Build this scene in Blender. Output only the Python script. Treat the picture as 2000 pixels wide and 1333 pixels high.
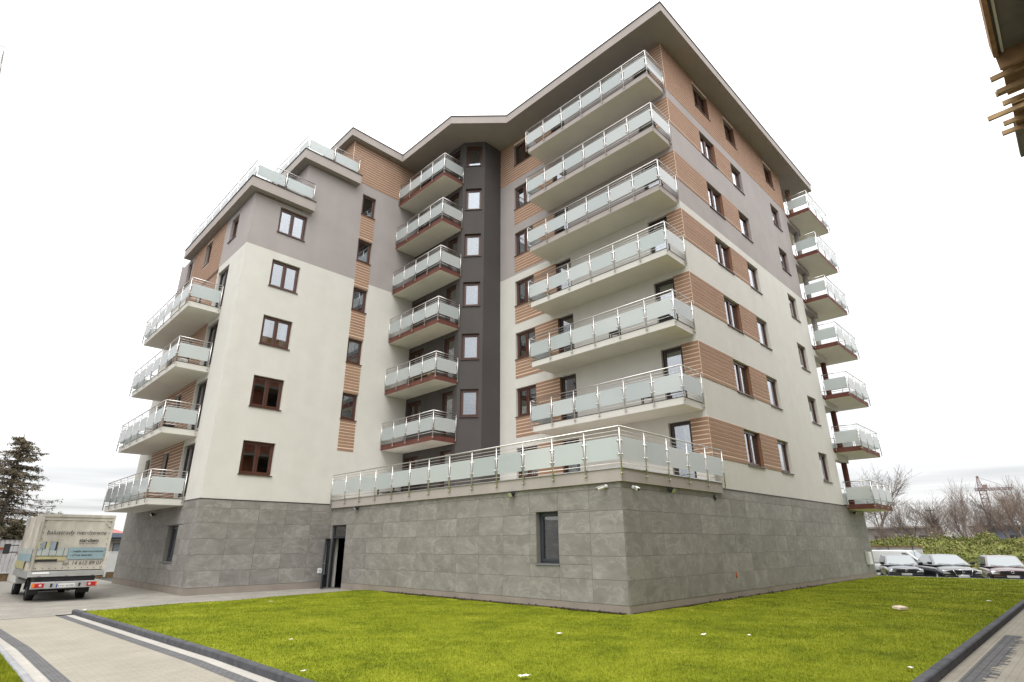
import bpy, bmesh, math, random
import numpy as np
from mathutils import Vector, Matrix, noise
R = math.radians
random.seed(7); rng = np.random.default_rng(11)
for o in list(bpy.data.objects): bpy.data.objects.remove(o, do_unlink=True)
scn = bpy.context.scene
COL = scn.collection
# ---------------------------------------------------------------- camera, world, sun, exposure
CAM = Vector((-13.0933, -8.8692, 1.661)); YAW, PITCH, ROLL = 0.783, 0.3515, -0.0055
F = Vector((math.cos(YAW)*math.cos(PITCH), math.sin(YAW)*math.cos(PITCH), math.sin(PITCH)))
RT = Vector((math.sin(YAW), -math.cos(YAW), 0)); UP = RT.cross(F)
c_, s_ = math.cos(ROLL), math.sin(ROLL)
RT, UP = c_*RT + s_*UP, -s_*RT + c_*UP
cd = bpy.data.cameras.new('camera'); cam = bpy.data.objects.new('camera', cd); COL.objects.link(cam)
cam.matrix_world = Matrix(((RT.x, UP.x, -F.x, CAM.x), (RT.y, UP.y, -F.y, CAM.y), (RT.z, UP.z, -F.z, CAM.z), (0, 0, 0, 1)))
cd.sensor_width = 36; cd.sensor_fit = 'HORIZONTAL'; cd.lens = 1084.66/2000*36; cd.clip_end = 3000; cd.clip_start = 0.05
scn.camera = cam
SUN_EL, SUN_AZ = R(62), R(-138)        # azimuth of the sun, measured from +x towards +y
w = bpy.data.worlds.new('World'); scn.world = w; w.use_nodes = True
nt = w.node_tree; nt.nodes.clear()
def N(t, typ, **k):
    n = t.nodes.new(typ)
    for a, b in k.items(): setattr(n, a, b)
    return n
out = N(nt, 'ShaderNodeOutputWorld'); bg = N(nt, 'ShaderNodeBackground'); bg2 = N(nt, 'ShaderNodeBackground')
sky = N(nt, 'ShaderNodeTexSky', sky_type='NISHITA', sun_disc=False, sun_elevation=SUN_EL, sun_rotation=math.pi/2-SUN_AZ)
nt.links.new(sky.outputs[0], bg.inputs[0]); bg.inputs[1].default_value = 0.06
tc = N(nt, 'ShaderNodeTexCoord'); sep = N(nt, 'ShaderNodeSeparateXYZ'); nt.links.new(tc.outputs['Generated'], sep.inputs[0])
# cloud layer: the direction projected on a flat ceiling, so clouds crowd together towards the horizon
mx = N(nt, 'ShaderNodeMath', operation='MAXIMUM'); nt.links.new(sep.outputs[2], mx.inputs[0]); mx.inputs[1].default_value = 0.045
dx = N(nt, 'ShaderNodeMath', operation='DIVIDE'); dy = N(nt, 'ShaderNodeMath', operation='DIVIDE')
nt.links.new(sep.outputs[0], dx.inputs[0]); nt.links.new(mx.outputs[0], dx.inputs[1]); nt.links.new(sep.outputs[1], dy.inputs[0]); nt.links.new(mx.outputs[0], dy.inputs[1])
cmb = N(nt, 'ShaderNodeCombineXYZ'); nt.links.new(dx.outputs[0], cmb.inputs[0]); nt.links.new(dy.outputs[0], cmb.inputs[1])
nz = N(nt, 'ShaderNodeTexNoise'); nz.inputs['Scale'].default_value = 0.20; nz.inputs['Detail'].default_value = 3; nz.inputs['Roughness'].default_value = 0.5
nt.links.new(cmb.outputs[0], nz.inputs['Vector'])
cr = N(nt, 'ShaderNodeValToRGB'); nt.links.new(nz.outputs['Fac'], cr.inputs[0])
cr.color_ramp.elements[0].position = 0.38; cr.color_ramp.elements[0].color = (0.66, 0.665, 0.672, 1)
cr.color_ramp.elements[1].position = 0.58; cr.color_ramp.elements[1].color = (1.0, 1.0, 1.0, 1)
nt.links.new(cr.outputs[0], bg2.inputs[0])
# standard overcast sky: the horizon has a third of the zenith's luminance
ov = N(nt, 'ShaderNodeMath', operation='MULTIPLY_ADD', use_clamp=False); zc = N(nt, 'ShaderNodeMath', operation='MAXIMUM'); nt.links.new(sep.outputs[2], zc.inputs[0]); zc.inputs[1].default_value = 0
nt.links.new(zc.outputs[0], ov.inputs[0]); ov.inputs[1].default_value = 1.42; ov.inputs[2].default_value = 0.47; nt.links.new(ov.outputs[0], bg2.inputs[1])
ads = N(nt, 'ShaderNodeMixShader'); ads.inputs[0].default_value = 0.9
nt.links.new(bg.outputs[0], ads.inputs[1]); nt.links.new(bg2.outputs[0], ads.inputs[2]); nt.links.new(ads.outputs[0], out.inputs[0])
sd = bpy.data.lights.new('sun', 'SUN'); sd.energy = 1.0; sd.angle = R(45); sd.color = (1, 0.965, 0.91)
so = bpy.data.objects.new('sun', sd); COL.objects.link(so); so.location = (0, 0, 60)
sv = Vector((math.cos(SUN_EL)*math.cos(SUN_AZ), math.cos(SUN_EL)*math.sin(SUN_AZ), math.sin(SUN_EL)))
so.rotation_euler = sv.to_track_quat('Z', 'Y').to_euler()
scn.render.engine = 'CYCLES'
vs = scn.view_settings; vs.view_transform = 'Standard'; vs.look = 'None'; vs.exposure = 1.06; vs.gamma = 1; vs.use_curve_mapping = False

# ---------------------------------------------------------------- materials
MATS = {}
def mat(name, col, rough=0.8, metal=0.0, spec=0.3, var=0.0, vscale=3.0, bump=0.0, bscale=60.0, rnd=0.0, stain=0.0, stretch=(1, 1, 1)):
    m = bpy.data.materials.new(name); m.use_nodes = True; t = m.node_tree; b = t.nodes['Principled BSDF']
    b.inputs['Roughness'].default_value = rough; b.inputs['Metallic'].default_value = metal; b.inputs['Specular IOR Level'].default_value = spec
    b.inputs['Base Color'].default_value = (*col, 1)
    MATS[name] = m
    tcn = N(t, 'ShaderNodeTexCoord'); src = tcn.outputs['Object']
    if stretch != (1, 1, 1):
        mp = N(t, 'ShaderNodeMapping'); mp.inputs['Scale'].default_value = stretch; t.links.new(src, mp.inputs[0]); src = mp.outputs[0]
    last = None
    if var or rnd or stain:
        hsv = N(t, 'ShaderNodeHueSaturation'); hsv.inputs['Color'].default_value = (*col, 1); fac = None
        if var:
            n1 = N(t, 'ShaderNodeTexNoise'); n1.inputs['Scale'].default_value = vscale; n1.inputs['Detail'].default_value = 6; t.links.new(src, n1.inputs['Vector'])
            mr = N(t, 'ShaderNodeMapRange'); mr.inputs[1].default_value = 0.3; mr.inputs[2].default_value = 0.7; mr.inputs[3].default_value = 1-var; mr.inputs[4].default_value = 1+var
            t.links.new(n1.outputs['Fac'], mr.inputs[0]); fac = mr.outputs[0]
        if stain:
            n3 = N(t, 'ShaderNodeTexNoise'); n3.inputs['Scale'].default_value = 1.0; n3.inputs['Detail'].default_value = 4
            m3 = N(t, 'ShaderNodeMapping'); m3.inputs['Scale'].default_value = (1.3, 1.3, 0.16); t.links.new(tcn.outputs['Object'], m3.inputs[0]); t.links.new(m3.outputs[0], n3.inputs['Vector'])
            mr3 = N(t, 'ShaderNodeMapRange'); mr3.inputs[1].default_value = 0.35; mr3.inputs[2].default_value = 0.65; mr3.inputs[3].default_value = 1-stain; mr3.inputs[4].default_value = 1.0+stain*0.3
            t.links.new(n3.outputs['Fac'], mr3.inputs[0])
            if fac:
                mm = N(t, 'ShaderNodeMath', operation='MULTIPLY'); t.links.new(fac, mm.inputs[0]); t.links.new(mr3.outputs[0], mm.inputs[1]); fac = mm.outputs[0]
            else: fac = mr3.outputs[0]
        if rnd:
            oi = N(t, 'ShaderNodeObjectInfo'); mr2 = N(t, 'ShaderNodeMapRange'); mr2.inputs[3].default_value = 1-rnd; mr2.inputs[4].default_value = 1+rnd
            t.links.new(oi.outputs['Random'], mr2.inputs[0])
            if fac:
                mm = N(t, 'ShaderNodeMath', operation='MULTIPLY'); t.links.new(fac, mm.inputs[0]); t.links.new(mr2.outputs[0], mm.inputs[1]); fac = mm.outputs[0]
            else: fac = mr2.outputs[0]
        t.links.new(fac, hsv.inputs['Value']); t.links.new(hsv.outputs[0], b.inputs['Base Color'])
    if bump:
        n2 = N(t, 'ShaderNodeTexNoise'); n2.inputs['Scale'].default_value = bscale; n2.inputs['Detail'].default_value = 4; t.links.new(tcn.outputs['Object'], n2.inputs['Vector'])
        bp = N(t, 'ShaderNodeBump'); bp.inputs['Strength'].default_value = bump; bp.inputs['Distance'].default_value = 0.02
        t.links.new(n2.outputs['Fac'], bp.inputs['Height']); t.links.new(bp.outputs[0], b.inputs['Normal'])
    return m
mat('render_white', (0.636, 0.621, 0.574), 0.9, var=0.03, vscale=1.6, bump=0.3, bscale=45, stain=0.022)
mat('render_gray', (0.378, 0.342, 0.330), 0.9, var=0.05, vscale=0.8, bump=0.3, bscale=45, stain=0.035)
mat('render_dark', (0.085, 0.077, 0.074), 0.9, var=0.07, vscale=0.8, bump=0.3, bscale=45, stain=0.05)
mat('fascia', (0.40, 0.36, 0.335), 0.9, var=0.04, vscale=1.0, bump=0.2, bscale=70, stain=0.05)
mat('soffit', (0.84, 0.815, 0.74), 0.95, var=0.05, vscale=0.7, bump=0.1, bscale=50)
mat('soffit_gray', (0.34, 0.31, 0.288), 0.95, var=0.05, vscale=0.7, bump=0.1, bscale=50)
mat('red_fascia', (0.150, 0.058, 0.045), 0.8, var=0.10, vscale=2.5, bump=0.1, stain=0.10)
mat('balcony_floor', (0.33, 0.30, 0.27), 0.8, var=0.1, vscale=3)
mat('plank', (0.345, 0.208, 0.138), 0.75, var=0.05, vscale=1.2, rnd=0.05)
mat('cream_gap', (0.88, 0.74, 0.60), 0.85)
mat('brown_trim', (0.27, 0.135, 0.075), 0.7, var=0.1, vscale=5)
mat('frame_brown', (0.085, 0.032, 0.020), 0.35, spec=0.5, var=0.15, vscale=8)
mat('frame_dark', (0.035, 0.040, 0.048), 0.35, spec=0.5)
mat('frame_black', (0.03, 0.017, 0.013), 0.4, spec=0.5)
mat('sill', (0.075, 0.042, 0.032), 0.35, spec=0.5)
mat('sill_gray', (0.16, 0.17, 0.18), 0.35, spec=0.5)
mat('flashing', (0.055, 0.042, 0.037), 0.45, metal=0.3, spec=0.5)
mat('stainless', (0.66, 0.64, 0.62), 0.38, metal=1.0, var=0.06, vscale=12)
mat('steel_dark', (0.10, 0.10, 0.10), 0.4, metal=0.6)
mat('curtain', (0.86, 0.85, 0.83), 0.95, var=0.1, vscale=5)
mat('curtain_warm', (0.50, 0.40, 0.24), 0.95, var=0.15, vscale=5)
mat('interior', (0.32, 0.29, 0.25), 0.95, var=0.1, vscale=0.5)
mat('white_paint', (0.80, 0.80, 0.78), 0.5, var=0.03, vscale=5)
mat('black_plastic', (0.022, 0.022, 0.024), 0.5, spec=0.4)
mat('rubber', (0.02, 0.02, 0.021), 0.85, var=0.3, vscale=10)
mat('concrete', (0.30, 0.285, 0.26), 0.9, var=0.15, vscale=1.5, bump=0.3, bscale=30)
mat('concrete_dark', (0.19, 0.175, 0.155), 0.9, var=0.2, vscale=1.2, bump=0.3, bscale=25)
mat('column_red', (0.16, 0.058, 0.042), 0.7, var=0.1, vscale=3)
mat('kerb', (0.072, 0.074, 0.082), 0.85, var=0.25, vscale=6, rnd=0.12, bump=0.3, bscale=60)
mat('kerb_light', (0.27, 0.27, 0.28), 0.85, var=0.2, vscale=6, rnd=0.10, bump=0.3, bscale=60)
mat('soil', (0.060, 0.045, 0.032), 1.0, var=0.4, vscale=9, bump=1.0, bscale=18)
mat('timber', (0.37, 0.255, 0.135), 0.85, var=0.3, vscale=3, rnd=0.2, bump=0.3, bscale=20)
mat('formply', (0.29, 0.175, 0.09), 0.8, var=0.3, vscale=2, rnd=0.2)
mat('red_prop', (0.16, 0.04, 0.035), 0.5)
mat('paper', (0.82, 0.80, 0.77), 0.9, var=0.06, vscale=20)
mat('cardboard', (0.66, 0.55, 0.43), 0.9, var=0.1, vscale=20)
mat('orange', (0.40, 0.085, 0.035), 0.6)
mat('bark', (0.16, 0.13, 0.105), 0.95, var=0.3, vscale=8)
mat('bark_pale', (0.33, 0.30, 0.27), 0.9, var=0.35, vscale=6)
mat('twig', (0.165, 0.128, 0.106), 0.95, var=0.3, vscale=1.0, rnd=0.22)
mat('needle', (0.175, 0.145, 0.10), 0.9, var=0.55, vscale=0.6)
mat('needle_green', (0.105, 0.115, 0.05), 0.9, var=0.5, vscale=0.8)
mat('asphalt', (0.075, 0.073, 0.07), 0.95, var=0.2, vscale=1, bump=0.4, bscale=40)
mat('bright_line', (0.6, 0.6, 0.58), 0.9, var=0.15, vscale=4)
mat('fence_white', (0.66, 0.65, 0.66), 0.7, var=0.10, vscale=2.5, stain=0.18, rnd=0.05)
mat('fence_plinth', (0.21, 0.145, 0.08), 0.95, var=0.35, vscale=4)
mat('roof_red', (0.30, 0.11, 0.10), 0.8, var=0.2, vscale=2)
mat('roof_blue', (0.12, 0.15, 0.19), 0.7, var=0.1)
mat('plaster', (0.42, 0.38, 0.33), 0.9, var=0.12, vscale=1, stain=0.15)
mat('shed_blue', (0.13, 0.15, 0.19), 0.85, var=0.25, vscale=0.4)
mat('shed_gray', (0.23, 0.215, 0.20), 0.9, var=0.2, vscale=0.4)
mat('brick_red', (0.27, 0.105, 0.06), 0.9, var=0.25, vscale=1.5)
mat('tarp', (0.45, 0.42, 0.36), 0.7, var=0.14, vscale=2.5, stain=0.30, bump=0.15, bscale=5)
mat('alu', (0.60, 0.61, 0.62), 0.38, metal=0.85, var=0.08, vscale=4)
mat('truck_white', (0.62, 0.61, 0.58), 0.4, spec=0.5, var=0.06, vscale=3)
mat('print_dark', (0.022, 0.022, 0.025), 0.7)
mat('print_blue', (0.22, 0.30, 0.325), 0.7, var=0.06, vscale=4)
mat('print_yellow', (0.36, 0.33, 0.18), 0.7, var=0.15, vscale=5)
mat('print_gray', (0.33, 0.36, 0.34), 0.7, var=0.15, vscale=5)
mat('print_steel', (0.21, 0.25, 0.28), 0.7, var=0.15, vscale=5)
mat('lamp_red', (0.42, 0.015, 0.02), 0.2, spec=0.6)
mat('lamp_orange', (0.70, 0.19, 0.02), 0.2, spec=0.6)
mat('lamp_clear', (0.66, 0.68, 0.70), 0.12, metal=0.4, spec=0.8)
mat('plate_white', (0.66, 0.66, 0.63), 0.5)
mat('plate_blue', (0.03, 0.08, 0.30), 0.5)
mat('chrome', (0.75, 0.75, 0.76), 0.12, metal=1.0)
mat('car_glass', (0.16, 0.19, 0.20), 0.06, spec=0.9); MATS['car_glass'].node_tree.nodes['Principled BSDF'].inputs['IOR'].default_value = 1.9
for nm, c in (('car_navy', (0.030, 0.036, 0.060)), ('car_black', (0.014, 0.015, 0.018)), ('car_wine', (0.085, 0.020, 0.026)), ('car_white', (0.78, 0.79, 0.78))):
    m = mat(nm, c, 0.30, spec=0.5); m.node_tree.nodes['Principled BSDF'].inputs['Coat Weight'].default_value = 1.0; m.node_tree.nodes['Principled BSDF'].inputs['Coat IOR'].default_value = 1.6; m.node_tree.nodes['Principled BSDF'].inputs['Coat Roughness'].default_value = 0.08
mat('crane_red', (0.24, 0.165, 0.155), 0.7)
mat('cover_leaf', (0.125, 0.145, 0.034), 0.8, var=0.45, vscale=0.5, spec=0.2)
mat('cover_leaf_dry', (0.235, 0.205, 0.085), 0.85, var=0.4, vscale=0.6)
mat('bank_soil', (0.14, 0.15, 0.035), 1.0, var=0.5, vscale=0.7)

def glass_mat():
    m = bpy.data.materials.new('pane_glass'); m.use_nodes = True; t = m.node_tree; t.nodes.remove(t.nodes['Principled BSDF']); MATS['pane'] = m
    o = t.nodes['Material Output']; tr = N(t, 'ShaderNodeBsdfTransparent'); tr.inputs[0].default_value = (0.76, 0.79, 0.79, 1)
    gl = N(t, 'ShaderNodeBsdfGlossy'); gl.inputs['Roughness'].default_value = 0.015; gl.inputs[0].default_value = (0.93, 0.95, 1.0, 1)
    fr = N(t, 'ShaderNodeFresnel'); fr.inputs[0].default_value = 1.55
    mr = N(t, 'ShaderNodeMapRange'); mr.inputs[1].default_value = 0.03; mr.inputs[2].default_value = 0.45; mr.inputs[3].default_value = 0.20; mr.inputs[4].default_value = 0.95
    t.links.new(fr.outputs[0], mr.inputs[0])
    nz_ = N(t, 'ShaderNodeTexNoise'); nz_.inputs['Scale'].default_value = 1.4; tcn = N(t, 'ShaderNodeTexCoord'); t.links.new(tcn.outputs['Object'], nz_.inputs['Vector'])
    bp_ = N(t, 'ShaderNodeBump'); bp_.inputs['Strength'].default_value = 0.02; bp_.inputs['Distance'].default_value = 0.02; t.links.new(nz_.outputs['Fac'], bp_.inputs['Height']); t.links.new(bp_.outputs[0], gl.inputs['Normal'])
    mx_ = N(t, 'ShaderNodeMixShader'); t.links.new(mr.outputs[0], mx_.inputs[0]); t.links.new(tr.outputs[0], mx_.inputs[1]); t.links.new(gl.outputs[0], mx_.inputs[2]); t.links.new(mx_.outputs[0], o.inputs[0])
    # frosted balustrade glass: milky, greenish, partly see-through
    m = bpy.data.materials.new('frosted_glass'); m.use_nodes = True; t = m.node_tree; t.nodes.remove(t.nodes['Principled BSDF']); MATS['frosted'] = m
    o = t.nodes['Material Output']; tl = N(t, 'ShaderNodeBsdfTranslucent'); tl.inputs[0].default_value = (0.93, 0.975, 0.975, 1)
    df = N(t, 'ShaderNodeBsdfDiffuse'); df.inputs[0].default_value = (0.89, 0.945, 0.945, 1)
    tr = N(t, 'ShaderNodeBsdfTransparent'); tr.inputs[0].default_value = (0.86, 0.94, 0.91, 1)
    gl = N(t, 'ShaderNodeBsdfGlossy'); gl.inputs['Roughness'].default_value = 0.10
    oi = N(t, 'ShaderNodeObjectInfo')
    for node, c0, c1 in ((tl, (0.80, 0.86, 0.86, 1), (0.95, 0.985, 0.98, 1)), (df, (0.76, 0.83, 0.83, 1), (0.92, 0.96, 0.955, 1))):
        mc = N(t, 'ShaderNodeMixRGB'); mc.inputs[1].default_value = c0; mc.inputs[2].default_value = c1; t.links.new(oi.outputs['Random'], mc.inputs[0]); t.links.new(mc.outputs[0], node.inputs[0])
    a = N(t, 'ShaderNodeMixShader'); a.inputs[0].default_value = 0.50; t.links.new(tl.outputs[0], a.inputs[1]); t.links.new(df.outputs[0], a.inputs[2])
    b = N(t, 'ShaderNodeMixShader'); b.inputs[0].default_value = 0.14; t.links.new(a.outputs[0], b.inputs[1]); t.links.new(tr.outputs[0], b.inputs[2])
    fr = N(t, 'ShaderNodeFresnel'); fr.inputs[0].default_value = 1.45
    c = N(t, 'ShaderNodeMixShader'); t.links.new(fr.outputs[0], c.inputs[0]); t.links.new(b.outputs[0], c.inputs[1]); t.links.new(gl.outputs[0], c.inputs[2]); t.links.new(c.outputs[0], o.inputs[0])
glass_mat()
def stone_mat():
    m = mat('stone_tile', (0.225, 0.205, 0.178), 0.55, spec=0.35, rnd=0.10); t = m.node_tree; b = t.nodes['Principled BSDF']
    tcn = N(t, 'ShaderNodeTexCoord'); oi = N(t, 'ShaderNodeObjectInfo')
    vm = N(t, 'ShaderNodeVectorMath', operation='SCALE'); vm.inputs[0].default_value = (37.0, 51.0, 23.0); t.links.new(oi.outputs['Random'], vm.inputs['Scale'])
    va = N(t, 'ShaderNodeVectorMath', operation='ADD'); t.links.new(tcn.outputs['Object'], va.inputs[0]); t.links.new(vm.outputs[0], va.inputs[1])
    mp = N(t, 'ShaderNodeMapping'); mp.inputs['Rotation'].default_value = (0.5, 0.5, 0.6); mp.inputs['Scale'].default_value = (1, 1, 1.7); t.links.new(va.outputs[0], mp.inputs[0])
    n1 = N(t, 'ShaderNodeTexNoise'); n1.inputs['Scale'].default_value = 1.35; n1.inputs['Detail'].default_value = 8; n1.inputs['Roughness'].default_value = 0.62; n1.inputs['Distortion'].default_value = 0.7; t.links.new(mp.outputs[0], n1.inputs['Vector'])
    cr_ = N(t, 'ShaderNodeValToRGB'); e = cr_.color_ramp.elements; e[0].position = 0.30; e[0].color = (0.192, 0.178, 0.164, 1); e[1].position = 0.72; e[1].color = (0.318, 0.304, 0.284, 1)
    x = cr_.color_ramp.elements.new(0.47); x.color = (0.232, 0.218, 0.200, 1); x = cr_.color_ramp.elements.new(0.57); x.color = (0.255, 0.241, 0.222, 1)
    t.links.new(n1.outputs['Fac'], cr_.inputs[0])
    nv_ = N(t, 'ShaderNodeTexNoise'); nv_.inputs['Scale'].default_value = 0.9; nv_.inputs['Detail'].default_value = 5; nv_.inputs['Distortion'].default_value = 1.6; t.links.new(mp.outputs[0], nv_.inputs['Vector'])
    sb_ = N(t, 'ShaderNodeMath', operation='SUBTRACT'); sb_.inputs[1].default_value = 0.5; t.links.new(nv_.outputs['Fac'], sb_.inputs[0]); ab_ = N(t, 'ShaderNodeMath', operation='ABSOLUTE'); t.links.new(sb_.outputs[0], ab_.inputs[0])
    vr_ = N(t, 'ShaderNodeMapRange'); vr_.inputs[1].default_value = 0.0; vr_.inputs[2].default_value = 0.035; vr_.inputs[3].default_value = 0.34; vr_.inputs[4].default_value = 0.0; t.links.new(ab_.outputs[0], vr_.inputs[0])
    mxc = N(t, 'ShaderNodeMixRGB'); mxc.inputs[2].default_value = (0.40, 0.385, 0.35, 1); t.links.new(vr_.outputs[0], mxc.inputs[0]); t.links.new(cr_.outputs[0], mxc.inputs[1]); cr_ = mxc
    hsv = [n for n in t.nodes if n.type == 'HUE_SAT'][0]; t.links.new(cr_.outputs[0], hsv.inputs['Color'])
    bp_ = N(t, 'ShaderNodeBump'); bp_.inputs['Strength'].default_value = 0.25; bp_.inputs['Distance'].default_value = 0.02; t.links.new(n1.outputs['Fac'], bp_.inputs['Height']); t.links.new(bp_.outputs[0], b.inputs['Normal'])
stone_mat()
mat('grout', (0.195, 0.182, 0.168), 0.95); mat('plinth', (0.27, 0.235, 0.20), 0.9, var=0.12, vscale=1.2, bump=0.2, bscale=30)
def paver_mat(name, c1, c2, grout, scale=(1, 1, 1), bw=0.2, bh=0.1, var=0.12):
    m = mat(name, c1, 0.92, spec=0.2); t = m.node_tree; b = t.nodes['Principled BSDF']; tcn = N(t, 'ShaderNodeTexCoord')
    br = N(t, 'ShaderNodeTexBrick'); br.inputs['Scale'].default_value = 1.0; br.inputs['Brick Width'].default_value = bw; br.inputs['Row Height'].default_value = bh; br.inputs['Mortar Size'].default_value = 0.005
    br.inputs['Color1'].default_value = (*c1, 1); br.inputs['Color2'].default_value = (*c2, 1); br.inputs['Mortar'].default_value = (*grout, 1)
    t.links.new(tcn.outputs['Object'], br.inputs['Vector'])
    n1 = N(t, 'ShaderNodeTexNoise'); n1.inputs['Scale'].default_value = 1.1; n1.inputs['Detail'].default_value = 8; n1.inputs['Roughness'].default_value = 0.7; t.links.new(tcn.outputs['Object'], n1.inputs['Vector'])
    mr = N(t, 'ShaderNodeMapRange'); mr.inputs[1].default_value = 0.3; mr.inputs[2].default_value = 0.7; mr.inputs[3].default_value = 1-var; mr.inputs[4].default_value = 1+var; t.links.new(n1.outputs['Fac'], mr.inputs[0])
    hs = N(t, 'ShaderNodeHueSaturation'); t.links.new(br.outputs['Color'], hs.inputs['Color']); t.links.new(mr.outputs[0], hs.inputs['Value']); t.links.new(hs.outputs[0], b.inputs['Base Color'])
    n2 = N(t, 'ShaderNodeTexNoise'); n2.inputs['Scale'].default_value = 160; t.links.new(tcn.outputs['Object'], n2.inputs['Vector'])
    ad = N(t, 'ShaderNodeMath', operation='MULTIPLY_ADD'); ad.inputs[1].default_value = 0.5; t.links.new(n2.outputs['Fac'], ad.inputs[0]); t.links.new(br.outputs['Fac'], ad.inputs[2])
    bp_ = N(t, 'ShaderNodeBump', invert=True); bp_.inputs['Strength'].default_value = 0.35; bp_.inputs['Distance'].default_value = 0.01; t.links.new(ad.outputs[0], bp_.inputs['Height']); t.links.new(bp_.outputs[0], b.inputs['Normal'])
paver_mat('paver', (0.300, 0.276, 0.226), (0.280, 0.258, 0.213), (0.225, 0.206, 0.172))
paver_mat('paver_grey', (0.27, 0.254, 0.224), (0.245, 0.231, 0.205), (0.175, 0.162, 0.14), var=0.2)
paver_mat('paver_dark', (0.135, 0.133, 0.135), (0.115, 0.113, 0.115), (0.05, 0.05, 0.05), bw=0.1, bh=0.1)
paver_mat('paver_pale', (0.40, 0.38, 0.345), (0.37, 0.352, 0.32), (0.33, 0.31, 0.28), bw=0.1, bh=0.1)
def lawn_mats():
    def setup(name, spec):
        m = mat(name, (0.12, 0.15, 0.01), 0.9, spec=spec); t = m.node_tree; b = t.nodes['Principled BSDF']; tcn = N(t, 'ShaderNodeTexCoord')
        n1 = N(t, 'ShaderNodeTexNoise'); n1.inputs['Scale'].default_value = 0.7; n1.inputs['Detail'].default_value = 10; n1.inputs['Roughness'].default_value = 0.74; t.links.new(tcn.outputs['Object'], n1.inputs['Vector'])
        cr_ = N(t, 'ShaderNodeValToRGB'); e = cr_.color_ramp.elements
        e[0].position = 0.30; e[0].color = (0.080, 0.106, 0.008, 1); e[1].position = 0.74; e[1].color = (0.330, 0.328, 0.052, 1)
        x = e.new(0.48); x.color = (0.172, 0.203, 0.011, 1); x = e.new(0.60); x.color = (0.230, 0.254, 0.018, 1)
        t.links.new(n1.outputs['Fac'], cr_.inputs[0])
        n5 = N(t, 'ShaderNodeTexNoise'); n5.inputs['Scale'].default_value = 1.9; n5.inputs['Detail'].default_value = 6; n5.inputs['Roughness'].default_value = 0.7; t.links.new(tcn.outputs['Object'], n5.inputs['Vector'])
        m5 = N(t, 'ShaderNodeMapRange'); m5.inputs[1].default_value = 0.64; m5.inputs[2].default_value = 0.74; m5.inputs[3].default_value = 0.0; m5.inputs[4].default_value = 0.55; t.links.new(n5.outputs['Fac'], m5.inputs[0])
        x5 = N(t, 'ShaderNodeMixRGB'); x5.inputs[2].default_value = (0.13, 0.115, 0.035, 1); t.links.new(m5.outputs[0], x5.inputs[0]); t.links.new(cr_.outputs[0], x5.inputs[1]); t.links.new(x5.outputs[0], b.inputs['Base Color'])
        return m, t, b, tcn
    m, t, b, tcn = setup('lawn', 0.1)
    n2 = N(t, 'ShaderNodeTexNoise'); n2.inputs['Scale'].default_value = 45; n2.inputs['Detail'].default_value = 4; t.links.new(tcn.outputs['Object'], n2.inputs['Vector'])
    bp_ = N(t, 'ShaderNodeBump'); bp_.inputs['Strength'].default_value = 0.9; bp_.inputs['Distance'].default_value = 0.03; t.links.new(n2.outputs['Fac'], bp_.inputs['Height']); t.links.new(bp_.outputs[0], b.inputs['Normal'])
    m, t, b, tcn = setup('grass_blade', 0.15)
lawn_mats()

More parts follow.
